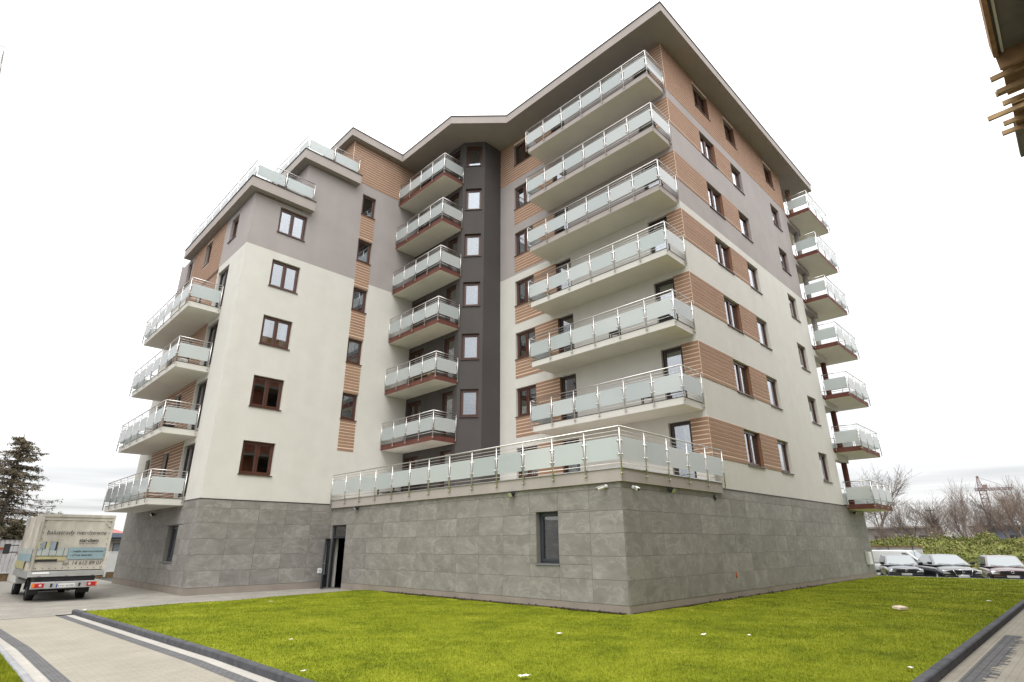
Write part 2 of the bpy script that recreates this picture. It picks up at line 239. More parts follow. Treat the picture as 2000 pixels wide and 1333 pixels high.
# ---------------------------------------------------------------- mesh helpers
class MB:
    def __init__(s): s.v = []; s.f = []; s.m = []
    def vert(s, p): s.v.append(tuple(p)); return len(s.v)-1
    def face(s, pts, m=0):
        i0 = len(s.v); s.v.extend(tuple(p) for p in pts); s.f.append(tuple(range(i0, i0+len(pts)))); s.m.append(m)
    def box(s, a, b, m=0):
        (x0, y0, z0), (x1, y1, z1) = a, b; i = len(s.v)
        x0, x1 = min(x0, x1), max(x0, x1); y0, y1 = min(y0, y1), max(y0, y1); z0, z1 = min(z0, z1), max(z0, z1)
        s.v += [(x0, y0, z0), (x1, y0, z0), (x1, y1, z0), (x0, y1, z0), (x0, y0, z1), (x1, y0, z1), (x1, y1, z1), (x0, y1, z1)]
        for q in ((3, 2, 1, 0), (4, 5, 6, 7), (0, 1, 5, 4), (1, 2, 6, 5), (2, 3, 7, 6), (3, 0, 4, 7)): s.f.append(tuple(i+k for k in q)); s.m.append(m)
    def prism(s, poly, z0, z1, m=0, mbot=None, mtop=None):
        a = sum(poly[i][0]*poly[(i+1) % len(poly)][1]-poly[(i+1) % len(poly)][0]*poly[i][1] for i in range(len(poly)))
        if a < 0: poly = poly[::-1]
        n = len(poly); i = len(s.v)
        s.v += [(x, y, z0) for x, y in poly] + [(x, y, z1) for x, y in poly]
        s.f.append(tuple(i+k for k in range(n-1, -1, -1))); s.m.append(m if mbot is None else mbot)
        s.f.append(tuple(i+n+k for k in range(n))); s.m.append(m if mtop is None else mtop)
        for k in range(n): s.f.append((i+k, i+(k+1) % n, i+n+(k+1) % n, i+n+k)); s.m.append(m)
    def tube(s, p, q, r0, r1=None, n=8, m=0, caps=True):
        p, q = Vector(p), Vector(q); r1 = r0 if r1 is None else r1; d = (q-p)
        if d.length < 1e-6: return
        d.normalize(); a = d.orthogonal().normalized(); b = d.cross(a); i = len(s.v)
        for c, r in ((p, r0), (q, r1)):
            for k in range(n):
                t = 2*math.pi*k/n; s.v.append(tuple(c+a*(r*math.cos(t))+b*(r*math.sin(t))))
        for k in range(n): s.f.append((i+k, i+(k+1) % n, i+n+(k+1) % n, i+n+k)); s.m.append(m)
        if caps: s.f.append(tuple(i+k for k in range(n-1, -1, -1))); s.m.append(m); s.f.append(tuple(i+n+k for k in range(n))); s.m.append(m)
    def obox(s, o, ax, ay, az, m=0):
        o, ax, ay, az = Vector(o), Vector(ax), Vector(ay), Vector(az); i = len(s.v)
        s.v += [tuple(o+a*ax+b*ay+c*az) for c in (0, 1) for a, b in ((0, 0), (1, 0), (1, 1), (0, 1))]
        fl = ax.cross(ay).dot(az) < 0
        for q in ((3, 2, 1, 0), (4, 5, 6, 7), (0, 1, 5, 4), (1, 2, 6, 5), (2, 3, 7, 6), (3, 0, 4, 7)):
            s.f.append(tuple(i+k for k in (q[::-1] if fl else q))); s.m.append(m)
    def ball(s, c, r, m=0, n=8):
        i = len(s.v); rings = n//2
        for a in range(rings+1):
            th = math.pi*a/rings
            for b in range(n): s.v.append((c[0]+r*math.sin(th)*math.cos(2*math.pi*b/n), c[1]+r*math.sin(th)*math.sin(2*math.pi*b/n), c[2]+r*math.cos(th)))
        for a in range(rings):
            for b in range(n): s.f.append((i+a*n+b, i+(a+1)*n+b, i+(a+1)*n+(b+1) % n, i+a*n+(b+1) % n)); s.m.append(m)
    def mesh(s, name, mats, smooth=False):
        me = bpy.data.meshes.new(name); me.from_pydata(s.v, [], s.f)
        for x in mats: me.materials.append(MATS[x] if isinstance(x, str) else x)
        if len(mats) > 1: me.polygons.foreach_set('material_index', s.m)
        if smooth: me.polygons.foreach_set('use_smooth', [True]*len(s.f))
        me.update(); return me
    def obj(s, name, mats, parent=None, smooth=False, loc=None, rz=0, **tags):
        if isinstance(mats, str): mats = [mats]
        return link(name, s.mesh(name, mats, smooth), parent, loc, rz, **tags)
def link(name, me, parent=None, loc=None, rz=0, **tags):
    o = bpy.data.objects.new(name, me); COL.objects.link(o)
    if parent: o.parent = parent
    if loc is not None: o.location = loc
    if rz: o.rotation_euler = (0, 0, rz)
    for k, v in tags.items(): o[k] = v
    return o
def empty(name, label, cat, loc=(0, 0, 0), rz=0, **t):
    return link(name, None, None, loc, rz, label=label, category=cat, **t)
def bevel(o, wd=0.02, seg=2):
    md = o.modifiers.new('bevel', 'BEVEL'); md.width = wd; md.segments = seg; md.limit_method = 'ANGLE'; md.angle_limit = R(35); return o
def copy_tree(src, parent=None):
    c = src.copy(); COL.objects.link(c); c.parent = parent
    for ch in src.children: copy_tree(ch, c)
    return c

# ---------------------------------------------------------------- the apartment building
H = 2.9
def ZF(k): return 3.62 + H*(k-1)          # top of the floor slab of storey k (k = 1: first above the stone base)
WT = lambda k: 5.914 + H*(k-1)
WB = lambda k: 4.51 + H*(k-1)
U1, V1, U2, U3, UE, UW, VB = 5.685, 15.92, -5.7, 3.66, 23.1, 19.9, 27.4
ZC, ZSOF = 15.0, 23.59
B = empty('apartment_building', 'eight storey apartment block in white and grey with wood bands and glass balconies', 'building')
class Plane:
    def __init__(s, o, d, n): s.o = Vector((o[0], o[1], 0)); s.d = Vector((d[0], d[1], 0)).normalized(); s.n = Vector((n[0], n[1], 0)).normalized()
    def p(s, a, z, out=0.0): q = s.o + s.d*a + s.n*out; return (q.x, q.y, z)
PR = Plane((0, 0), (1, 0), (0, -1)); PM = Plane((U1, 0), (0, 1), (-1, 0)); PDU = Plane((0, 10.68), (1, 0), (0, -1))
CH0, CH1 = Vector((4.45, 10.68)), Vector((U3, 11.61)); chd = (CH1-CH0).normalized()
PCH = Plane(CH0, chd, (chd.y*-1, chd.x*1)); 
if PCH.n.dot(Vector((-1, -1, 0))) < 0: PCH.n = -PCH.n
PDV = Plane((U3, 0), (0, 1), (-1, 0)); PW = Plane((0, V1), (1, 0), (0, -1)); PS = Plane((U2, 0), (0, 1), (-1, 0))
REV = 0.14
def wall(pl, s0, s1, z0, z1, holes, m, name='wall', rev=REV, revm=None, parent=None):
    ss = sorted({s0, s1, *[h[0] for h in holes], *[h[1] for h in holes]}); zs = sorted({z0, z1, *[h[2] for h in holes], *[h[3] for h in holes]})
    ss = [x for x in ss if s0 <= x <= s1]; zs = [x for x in zs if z0 <= x <= z1]; mb = MB()
    flip = pl.d.cross(Vector((0, 0, 1))).dot(pl.n) < 0
    def q(pts, mi=0): mb.face(pts[::-1] if flip else pts, mi)
    for i in range(len(ss)-1):
        for j in range(len(zs)-1):
            a, b, c, d = ss[i], ss[i+1], zs[j], zs[j+1]; cx, cz = (a+b)/2, (c+d)/2
            if any(h[0] < cx < h[1] and h[2] < cz < h[3] for h in holes): continue
            q([pl.p(a, c), pl.p(b, c), pl.p(b, d), pl.p(a, d)])
    for h in holes:
        a, b, c, d = h[:4]; jm = h[4] if len(h) > 4 else 0
        q([pl.p(a, c), pl.p(a, d), pl.p(a, d, -rev), pl.p(a, c, -rev)], 0); q([pl.p(b, c), pl.p(b, c, -rev), pl.p(b, d, -rev), pl.p(b, d)], jm)
        q([pl.p(a, d), pl.p(b, d), pl.p(b, d, -rev), pl.p(a, d, -rev)], 0); q([pl.p(a, c), pl.p(a, c, -rev), pl.p(b, c, -rev), pl.p(b, c)], 0)
    return mb.obj(name, [m, 'brown_trim'], parent or B)
def rect(mb, pl, a, b, c, d, o0, o1, m=0):
    P0 = Vector(pl.p(a, c, o0)); mb.obox(P0, pl.d*(b-a), pl.n*(o1-o0), Vector((0, 0, d-c)), m)
def window(pl, a, b, c, d, sash=2, frame='frame_brown', curt=None, sill='sill', door=False, name=None, parent=None, rev=REV):
    mb = MB(); o0, o1 = -rev-0.075, -rev+0.012; fw = 0.065
    for r in ((a, a+fw, c, d), (b-fw, b, c, d), (a+fw, b-fw, d-fw, d), (a+fw, b-fw, c, c+fw)): rect(mb, pl, *r, o0, o1)
    n = sash; wI = (b-a-2*fw-0.03*(n-1))/n; sw = 0.062; panes = []
    for i in range(n):
        x0 = a+fw+i*(wI+0.03); x1 = x0+wI
        if i: rect(mb, pl, x0-0.03, x0, c+fw, d-fw, o0, o1-0.006)
        y0, y1 = c+fw+0.004, d-fw-0.004; x0 += 0.004; x1 -= 0.004
        for r in ((x0, x0+sw, y0, y1), (x1-sw, x1, y0, y1), (x0+sw, x1-sw, y1-sw, y1), (x0+sw, x1-sw, y0, y0+sw)): rect(mb, pl, *r, o0+0.01, o1+0.014)
        panes.append((x0+sw, x1-sw, y0+sw, y1-sw))
    wo = mb.obj(name or ('balcony_door' if door else 'window'), frame, parent or B)
    for r in panes:
        mb = MB(); rect(mb, pl, r[0]-0.004, r[1]+0.004, r[2]-0.004, r[3]+0.004, -rev-0.03, -rev-0.022); mb.obj('pane', 'pane', wo)
    if sill and not door:
        mb = MB(); rect(mb, pl, a-0.03, b+0.03, c-0.035, c-0.003, -rev, 0.05); mb.obj('sill', sill, wo)
    # what hangs behind the glass
    if curt:
        mb = MB(); kind, part = curt; cm = 'curtain_warm' if kind == 'warm' else 'curtain'
        spans = [(a+0.02, b-0.02)] if part == 'full' else [(a+0.02, a+(b-a)*0.30), (b-(b-a)*0.30, b-0.02)] if part == 'sides' else [(a+0.02, a+(b-a)*0.5)]
        if kind == 'blind':
            zt = d-0.06; zb = c+(d-c)*(0.05 if part == 'full' else 0.35); nsl = int((zt-zb)/0.07)
            for k in range(nsl): rect(mb, pl, a+0.05, b-0.05, zt-(k+1)*0.07, zt-k*0.07-0.018, -rev-0.16, -rev-0.15)
            mb.obj('blind', cm, wo)
        else:
            for (x0, x1) in spans:
                nn = max(6, int((x1-x0)/0.04))
                for k in range(nn):
                    xa, xb = x0+(x1-x0)*k/nn, x0+(x1-x0)*(k+1)/nn; oa = 0.02*math.sin(k*1.9); ob = 0.02*math.sin((k+1)*1.9)
                    mb.face([pl.p(xa, c+0.03, -rev-0.11+oa), pl.p(xb, c+0.03, -rev-0.11+ob), pl.p(xb, d-0.03, -rev-0.11+ob), pl.p(xa, d-0.03, -rev-0.11+oa)])
            mb.obj('curtain', cm, wo)
    return wo
PLANKS = {}
NPL = [0]
def siding(pl, a, b, c, d, holes=(), single=True, trim=False):
    """cream backing with brown boards; each board its own object on the bands near enough to pick apart"""
    mb = MB(); rect(mb, pl, a, b, c, d, -0.02, 0.006) if not holes else None
    n = max(1, round((d-c)/0.157)); ph = (d-c)/n; g = 0.034
    if holes:
        ss = sorted({a, b, *[h[0] for h in holes], *[h[1] for h in holes]}); zs = sorted({c, d, *[h[2] for h in holes], *[h[3] for h in holes]})
        for i in range(len(ss)-1):
            for j in range(len(zs)-1):
                cx, cz = (ss[i]+ss[i+1])/2, (zs[j]+zs[j+1])/2
                if not any(h[0] < cx < h[1] and h[2] < cz < h[3] for h in holes): rect(mb, pl, ss[i], ss[i+1], zs[j], zs[j+1], -0.02, 0.006)
    back = mb.obj('siding_panel', 'cream_gap', B)
    if single and not holes and NPL[0]+n <= 300:
        NPL[0] += n
        key = (round(b-a, 3), round(ph, 4), tuple(round(x, 3) for x in pl.d), tuple(round(x, 3) for x in pl.n))
        if key not in PLANKS:
            m2 = MB(); m2.obox(pl.n*0.006, pl.d*(b-a), pl.n*0.010, Vector((0, 0, ph-g))); PLANKS[key] = m2.mesh('plank', ['plank'])
        for k in range(n):
            p = pl.p(a, c+k*ph+(g if k else 0.0)*0.5); link('plank', PLANKS[key], back, p)
    else:
        m2 = MB()
        for k in range(n):
            z0, z1 = c+k*ph+g*0.5, c+(k+1)*ph-g*0.5; segs = [(a, b)]
            for h in holes:
                if h[2]-0.02 < z1 and h[3]+0.02 > z0:
                    ns = []
                    for (x, y) in segs:
                        if h[0] >= y or h[1] <= x: ns.append((x, y)); continue
                        if h[0] > x: ns.append((x, h[0]))
                        if h[1] < y: ns.append((h[1], y))
                    segs = ns
            for (x, y) in segs: rect(m2, pl, x, y, z0, z1, 0.006, 0.016)
        m2.obj('planks', 'plank', back, kind='stuff')
    return back

# --- stone base: grout sheet with openings, then every tile a piece of its own
TILES = {}
def tile_mesh(wd, hg, pl):
    key = (round(wd, 3), round(hg, 3), tuple(round(x, 3) for x in pl.d), tuple(round(x, 3) for x in pl.n))
    if key not in TILES:
        m2 = MB(); g = 0.0035; e = 0.004
        A = [(g, g), (wd-g, g), (wd-g, hg-g), (g, hg-g)]; Bq = [(g+e, g+e), (wd-g-e, g+e), (wd-g-e, hg-g-e), (g+e, hg-g-e)]
        f0 = [pl.d*x+Vector((0, 0, z)) for x, z in A]; f1 = [pl.d*x+Vector((0, 0, z))+pl.n*0.014 for x, z in A]; f2 = [pl.d*x+Vector((0, 0, z))+pl.n*0.017 for x, z in Bq]
        flip = pl.d.cross(Vector((0, 0, 1))).dot(pl.n) < 0
        for ring0, ring1 in ((f0, f1), (f1, f2)):
            for k in range(4):
                q = [ring0[k], ring0[(k+1) % 4], ring1[(k+1) % 4], ring1[k]]; m2.face(q[::-1] if flip else q)
        m2.face(f2[::-1] if flip else f2)
        TILES[key] = m2.mesh('tile', ['stone_tile'])
    return TILES[key]
ZJ = [0.18, 0.77, 1.355, 1.94, 2.525, 3.11, 3.46]
def base_wall(pl, s0, s1, first, holes, ztop, zlow=-0.5):
    bw = wall(pl, s0, s1, zlow, ztop, [h for h in holes], 'grout', name='base_wall', rev=0.2)
    mb = MB(); 
    js = [s0]; x = first
    while x < s1-0.05: 
        if x > s0+0.05: js.append(x)
        x += 1.16
    js.append(s1); zj = [z for z in ZJ if z < ztop-0.03]+[ztop]
    for i in range(len(js)-1):
        for j in range(len(zj)-1):
            a, b, c, d = js[i], js[i+1], zj[j], zj[j+1]
            pieces = [(a, b, c, d)]
            for h in holes:
                np_ = []
                for (a1, b1, c1, d1) in pieces:
                    if h[0] >= b1 or h[1] <= a1 or h[2] >= d1 or h[3] <= c1: np_.append((a1, b1, c1, d1)); continue
                    if c1 < h[2]: np_.append((a1, b1, c1, h[2]))
                    if h[3] < d1: np_.append((a1, b1, h[3], d1))
                    cc, dd = max(c1, h[2]), min(d1, h[3])
                    if a1 < h[0]: np_.append((a1, h[0], cc, dd))
                    if h[1] < b1: np_.append((h[1], b1, cc, dd))
                pieces = np_
            for (a1, b1, c1, d1) in pieces:
                if b1-a1 < 0.04 or d1-c1 < 0.04: continue
                link('tile', tile_mesh(b1-a1, d1-c1, pl), bw, pl.p(a1, c1))
    segs = [(s0, s1)]
    for h in holes:
        if h[2] < 0.18: segs = [(s0, h[0]), (h[1], s1)]
    for (a, b) in segs: rect(mb, pl, a, b, zlow, 0.176, 0.0, 0.012)
    mb.obj('plinth', 'plinth', bw)
    return bw
PB0 = Plane((0, 0), (0, 1), (-1, 0)); PBR = PR
hb = [(2.28, 3.16, 1.13, 2.585), (14.5, 15.78, -0.07, 2.525)]
base_wall(PB0, 0, V1, 1.12, hb, 3.30); base_wall(PBR, 0, UE, 0.79, [], 3.44)
base_wall(PW, U2, 0, U2+0.05, [], 3.44); base_wall(PS, V1, VB, V1+0.35, [(18.0, 19.4, 1.07, 2.49)], 3.44)
PE = Plane((UE, 0), (0, 1), (1, 0)); base_wall(PE, 0, VB, 0.4, [], 3.44)
mb = MB(); mb.face([(UE, VB, -0.5), (U2, VB, -0.5), (U2, VB, 3.44), (UE, VB, 3.44)]); mb.obj('base_wall', 'grout', B)
# drip strip between stone and render
mb = MB(); mb.prism([(5.9, -0.035), (UE+0.035, -0.035), (UE+0.035, 0.3), (5.9, 0.3)], 3.44, 3.465); mb.obj('drip_strip', 'flashing', B); mb = MB(); mb.prism([(U2-0.035, V1-0.035), (-0.2, V1-0.035), (-0.2, V1+0.3), (U2-0.035, V1+0.3)], 3.44, 3.465); mb.obj('drip_strip', 'flashing', B); mb = MB()
mb.prism([(U2-0.034, V1-0.03), (U2+0.3, V1-0.03), (U2+0.3, VB), (U2-0.034, VB)], 3.441, 3.464); mb.obj('drip_strip', 'flashing', B)

# --- windows per facade
CUR = [None, None, ('white', 'sides'), ('white', 'full'), ('blind', 'half'), ('warm', 'sides'), ('white', 'half')]
def cur(): return random.choice(CUR)
W1, W2, W3 = (8.65, 10.2), (12.03, 13.33), (17.31, 18.58)
hr_lo, hr_hi = [], []
for k in range(1, 8):
    for i, (a, b) in enumerate((W1, W2, W3)):
        h = (a, b, WB(k), WT(k)) + ((1,) if i == 0 or k == 7 else ())
        (hr_lo if k <= 4 else hr_hi).append(h)
        window(PR, a, b, WB(k), WT(k), sash=2 if i == 0 else 1, curt=[('white', 'full'), None, ('white', 'half'), ('white', 'sides')][(k+i*2) % 4], frame='frame_brown')
wall(PR, U1, UW, 3.464, ZC, hr_lo, 'render_white'); wall(PR, U1, UW, ZC, ZSOF, hr_hi, 'render_gray')
for k in range(1, 7):
    siding(PR, U1+0.022, W1[0], WB(k), WT(k)+0.03, single=k <= 6); siding(PR, W1[1]+0.0, W2[0], WB(k), WT(k)+0.03, single=k <= 6)
siding(PR, U1+0.022, UW, 20.93, ZSOF, [(a, b, WB(7), WT(7)) for a, b in (W1, W2, W3)])
D1, D2, WM = (0.66, 1.57), (5.83, 6.75), (8.22, 9.56)
hm_lo, hm_hi = [], []
for k in range(1, 8):
    L = hm_lo if k <= 4 else hm_hi
    L += [(*D1, ZF(k)+0.02, WT(k)), (*D2, ZF(k)+0.02, WT(k), 1), (*WM, WB(k), WT(k))]
    window(PM, *D1, ZF(k)+0.02, WT(k), sash=1, door=True, frame='frame_black', curt=[None, ('white', 'half'), None][k % 3])
    window(PM, *D2, ZF(k)+0.02, WT(k), sash=1, door=True, frame='frame_black', curt=[('warm', 'full'), ('blind', 'full'), None][k % 3])
    window(PM, *WM, WB(k), WT(k), sash=2, curt=[('warm', 'sides'), None, ('white', 'sides')][(k+1) % 3])
wall(PM, 0, 10.68, 3.5, ZC, hm_lo, 'render_white'); wall(PM, 0, 10.68, ZC, ZSOF, hm_hi, 'render_gray')
for k in range(1, 7):
    siding(PM, -0.022, D1[0], WB(k), WT(k)+0.03, single=True)
for k in range(1, 7):
    siding(PM, D2[1], WM[0], ZF(k)-0.10 if k > 1 else ZF(k)+.02, WT(k)+0.03, single=k <= 4); siding(PM, WM[0], WM[1], ZF(k)-0.10 if k > 1 else ZF(k)+.02, WB(k)-0.035, single=k <= 4)
siding(PM, -0.022, D1[0], 20.93, ZSOF, single=False); siding(PM, D2[1], 10.675, 20.93, ZSOF, [(*WM, WB(7), WT(7))])
# dark stair bay: two straight faces and a chamfer with one window per storey
wall(PDU, 4.45, U1, 3.5, ZSOF, [], 'render_dark')
cl = (CH1-CH0).length; cw0, cw1 = 0.17, 1.06; hc = []
for k in range(2, 8):
    hc.append((cw0, cw1, WB(k)+0.03, WT(k))); window(PCH, cw0, cw1, WB(k)+0.03, WT(k), sash=1, curt=('blind', 'full') if k == 2 else ('white', 'full') if k < 7 else None)
wall(PCH, 0, cl, 3.5, ZSOF, hc, 'render_dark')
hd = []
for k in range(1, 8):
    hd += [(11.95, 12.78, ZF(k)+0.02, WT(k)), (14.56, 15.82, WB(k), WT(k))]
    window(PDV, 11.95, 12.78, ZF(k)+0.02, WT(k), sash=1, door=True, curt=('warm', 'full') if k in (2, 3) else ('white', 'full')); window(PDV, 14.56, 15.82, WB(k), WT(k), sash=2, curt=('white', 'sides'))
wall(PDV, 11.61, V1, 3.5, ZSOF, hd, 'render_dark')
# wing: front
A, Bw = (-4.42, -3.04), (-0.09, 0.76)
ha_lo, ha_hi = [], []
for k in range(1, 6):
    (ha_lo if k <= 4 else ha_hi).append((*A, WB(k), WT(k))); window(PW, *A, WB(k), WT(k), sash=2, curt=('white', 'sides') if k == 3 else None)
for k in range(2, 7):
    (ha_lo if k <= 4 else ha_hi).append((*Bw, WB(k)+0.08, WT(k))); window(PW, *Bw, WB(k)+0.08, WT(k), sash=1, curt=('blind', 'full') if k == 3 else None)
wall(PW, U2, U3, 3.464, ZC, ha_lo, 'render_white')
wall(PW, U2, U3, ZC, 17.75, [h for h in ha_hi if h[3] < 17.75], 'render_gray'); wall(PW, -3.33, U3, 17.75, 20.65, [h for h in ha_hi if h[3] > 17.75], 'render_gray'); wall(PW, -0.94, U3, 20.65, ZSOF, [], 'render_gray')
siding(PW, Bw[0], Bw[1], 5.95, WB(2)+0.045, single=True)
for k in range(2, 6): siding(PW, Bw[0], Bw[1], WT(k)+0.0, WB(k+1)+0.045, single=True)
siding(PW, -0.94+0.022, U3, 21.05, ZSOF, single=False)
# wing: side facing the drive
hs_lo, hs_hi = [], []
for k in range(1, 6):
    L = hs_lo if k <= 4 else hs_hi
    if k <= 4:
        L += [(17.9, 19.42, ZF(k)+0.02, WT(k))]; window(PS, 17.9, 19.42, ZF(k)+0.02, WT(k), sash=2, door=True, frame='frame_black', curt=('white', 'half'))
    else:
        L += [(17.75, 18.78, WB(k), WT(k)-0.1)]; window(PS, 17.75, 18.78, WB(k), WT(k)-0.1, sash=1)
    L += [(21.6, 22.55, WB(k), WT(k)), (24.95, 25.8, WB(k), WT(k))]
    window(PS, 21.6, 22.55, WB(k), WT(k), sash=1); window(PS, 24.95, 25.8, WB(k), WT(k), sash=1)
wall(PS, V1, VB, 3.464, ZC, hs_lo, 'render_white'); wall(PS, V1, VB, ZC, 17.75, hs_hi, 'render_gray')
for k in range(1, 5): siding(PS, 19.55, 24.75, ZF(k)+0.02, WT(k)+0.35, [(21.6, 22.55, WB(k), WT(k))])
siding(PS, 19.55, 24.75, 14.72, 17.75, [(21.6, 22.55, WB(5), WT(5))])
wall(Plane((-3.33, 0), (0, 1), (-1, 0)), V1, VB, 17.75, 20.65, [], 'render_gray'); wall(Plane((-0.94, 0), (0, 1), (-1, 0)), V1, VB, 20.65, ZSOF, [], 'render_gray')
siding(Plane((-0.94, 0), (0, 1), (-1, 0)), V1-0.022, 20.0, 21.05, ZSOF, single=False)
# far end: recessed loggias behind the corner balconies, plain rear walls
PEW = Plane((UW, 0), (0, 1), (1, 0)); PL = Plane((0, 2.5), (1, 0), (0, -1))
for z0, z1, m in ((3.464, ZC, 'render_white'), (ZC, ZSOF, 'render_gray')):
    wall(PEW, 0, 2.5, z0, z1, [], m)
    wall(PL, UW, UE, z0, z1, [(20.6, 22.4, ZF(k)+0.02, WT(k)) for k in range(1, 8) if z0 < ZF(k)+0.03 < z1], m); wall(PE, 2.5, VB, z0, z1, [], m)
    mb = MB(); mb.face([(UE, VB, z0), (U2 if z0 < 10 else -0.94, VB, z0), (U2 if z0 < 10 else -0.94, VB, z1), (UE, VB, z1)]); mb.obj('wall', m, B)
for k in range(1, 8): window(PL, 20.6, 22.4, ZF(k)+0.02, WT(k), sash=2, door=True, frame='frame_black')
mb = MB(); mb.box((U2, VB-0.02, ZC), (-0.94, VB, 18)); mb.obj('wall', 'render_gray', B)
# storey slabs inside (ceilings seen through the panes)
FP = [(U1+.25, .25), (UW-.25, .25), (UW-.25, 2.75), (UE-.25, 2.75), (UE-.25, VB-.25), (U2+.25, VB-.25), (U2+.25, V1+.25), (U3+.25, V1+.25), (U3+.25, 11.75), (4.6, 10.93), (U1+.25, 10.93)]
for k in range(1, 8):
    fp = [(max(x, (-5.45 if k <= 5 else -3.05 if k == 6 else -0.65)), y) for x, y in FP]
    mb = MB(); mb.prism(fp, ZF(k)-0.25, ZF(k)); mb.obj('floor_slab', 'interior', B)
for x0, y0, x1, y1 in ((9.6, 4.0, 22.5, 4.1), (9.6, 4.0, 9.7, 11.0), (7.2, 11.0, 7.3, 20), (-5.2, 20.2, 7.2, 20.3), (11.0, .3, 11.1, 4), (15.4, .3, 15.5, 4), (5.9, 4.9, 9.6, 5.0), (-1.6, 16.2, -1.5, 20.2)):
    mb = MB(); mb.box((x0, y0, 3.7), (x1, y1, 17.6)); mb.obj('partition', 'interior', B)
# --- roof slabs with deep eaves
def slab(poly, z0, z1, name='roof', mats=('fascia', 'soffit_gray', 'flashing')):
    mb = MB(); mb.prism(poly, z0, z1, 0, 1, 2); r = mb.obj(name, list(mats), B)
    cx = sum(p[0] for p in poly)/len(poly); cy = sum(p[1] for p in poly)/len(poly)
    mb = MB(); n = len(poly)
    a = sum(poly[i][0]*poly[(i+1) % n][1]-poly[(i+1) % n][0]*poly[i][1] for i in range(n)); P = poly if a > 0 else poly[::-1]
    offs = []
    for i in range(n):
        p0, p1, p2 = Vector(P[i-1]), Vector(P[i]), Vector(P[(i+1) % n]); e1 = (p1-p0).normalized(); e2 = (p2-p1).normalized()
        n1 = Vector((e1.y, -e1.x)); n2 = Vector((e2.y, -e2.x)); bs = (n1+n2); bs = bs/max(0.3, bs.dot(n1)); offs.append(tuple(p1+bs*0.035))
    mb.prism(offs, z1+0.001, z1+0.035); mb.obj('roof_flashing', 'flashing', r)
    return r
slab([(4.2, -0.95), (UE+0.05, -0.98), (UE+0.05, VB+0.4), (-1.32, VB+0.4), (-1.32, 15.55), (2.08, 15.55), (2.1, 10.92), (4.25, 8.72)], ZSOF, 24.06)
slab([(-6.06, 15.56), (-2.87, 15.56), (-2.87, 25.75), (-6.06, 25.75)], 17.8, 18.33, 'terrace_roof'); slab([(-3.77, 15.55), (-0.48, 15.55), (-0.48, VB-0.4), (-3.77, VB-0.4)], 20.68, 21.22, 'terrace_roof')

# --- railings
POST = None
def post_mesh(hs, dirs, top, low):
    """round post with a saddle, clamps for the glass and a side bracket"""
    mb = MB(); mb.tube((0, 0, low), (0, 0, top), 0.0215, n=8); mb.tube((0, 0, top), (0, 0, top+0.05), 0.008, n=6); mb.ball((0, 0, top), 0.0215, n=6)
    for d in dirs:
        for z in (0.33, 0.70):
            mb.tube((d[0]*0.01, d[1]*0.01, z), (d[0]*0.055, d[1]*0.055, z), 0.016, n=6); mb.box((d[0]*0.065-0.022, d[1]*0.065-0.022, z-0.024), (d[0]*0.065+0.022, d[1]*0.065+0.022, z+0.024))
    mb.tube((0, 0, low+0.06), (-hs[0]*0.09, -hs[1]*0.09, low+0.06), 0.013, n=6); mb.tube((0, 0, low+0.06), (hs[0]*0.03, hs[1]*0.03, low+0.06), 0.02, n=6)
    return mb.mesh('post', ['stainless'], True)
PM_CACHE = {}
def railing(parent, pts, bays, z, low=-0.20, top=1.05, glass=True):
    """pts: outline of the rail from wall to wall; bays per leg"""
    posts = []
    for i in range(len(pts)-1):
        a, b = Vector(pts[i]), Vector(pts[i+1])
        for k in range(bays[i] + (1 if i == len(pts)-2 else 0)): posts.append((a.lerp(b, k/bays[i]), i, k))
    nleg = len(pts)-1
    cen = sum((Vector(p) for p in pts), Vector((0, 0)))/len(pts)
    for j, (p, i, k) in enumerate(posts):
        d = (Vector(pts[i+1])-Vector(pts[i])).normalized(); dirs = []
        if j < len(posts)-1: q = posts[j+1][0]-p; q.normalize(); dirs.append((round(q.x, 3), round(q.y, 3)))
        if j > 0: q = posts[j-1][0]-p; q.normalize(); dirs.append((round(q.x, 3), round(q.y, 3)))
        nrm = Vector((d.y, -d.x)); 
        if nrm.dot(p-cen) < 0: nrm = -nrm
        key = (tuple(dirs), round(nrm.x, 2), round(nrm.y, 2), top, low)
        if key not in PM_CACHE: PM_CACHE[key] = post_mesh(nrm, dirs, top, low)
        link('post', PM_CACHE[key], parent, (p.x, p.y, z))
    mb = MB()
    for i in range(nleg):
        a, b = pts[i], pts[i+1]; mb.tube((a[0], a[1], z+1.10), (b[0], b[1], z+1.10), 0.0225, n=8); mb.ball((b[0], b[1], z+1.10), 0.0225, n=8); mb.ball((a[0], a[1], z+1.10), 0.0225, n=8)
    mb.obj('handrail', 'stainless', parent, True)
    mb = MB()
    for i in range(nleg):
        a, b = pts[i], pts[i+1]
        for zz in (0.985, 0.875, 0.10): mb.tube((a[0], a[1], z+zz), (b[0], b[1], z+zz), 0.0085, n=6)
    mb.obj('rail_rods', 'stainless', parent, True)
    for j in range(len(posts)-1):
        p, q = posts[j][0], posts[j+1][0]; L = (q-p).length; d = (q-p)/L; a, b = p+d*0.06, q-d*0.06; n2 = Vector((d.y, -d.x))*0.004
        mb = MB(); mb.obox((a.x-n2.x, a.y-n2.y, z+0.20), (b.x-a.x, b.y-a.y, 0), (2*n2.x, 2*n2.y, 0), (0, 0, 0.62)); mb.obj('glass_panel', 'frosted', parent)
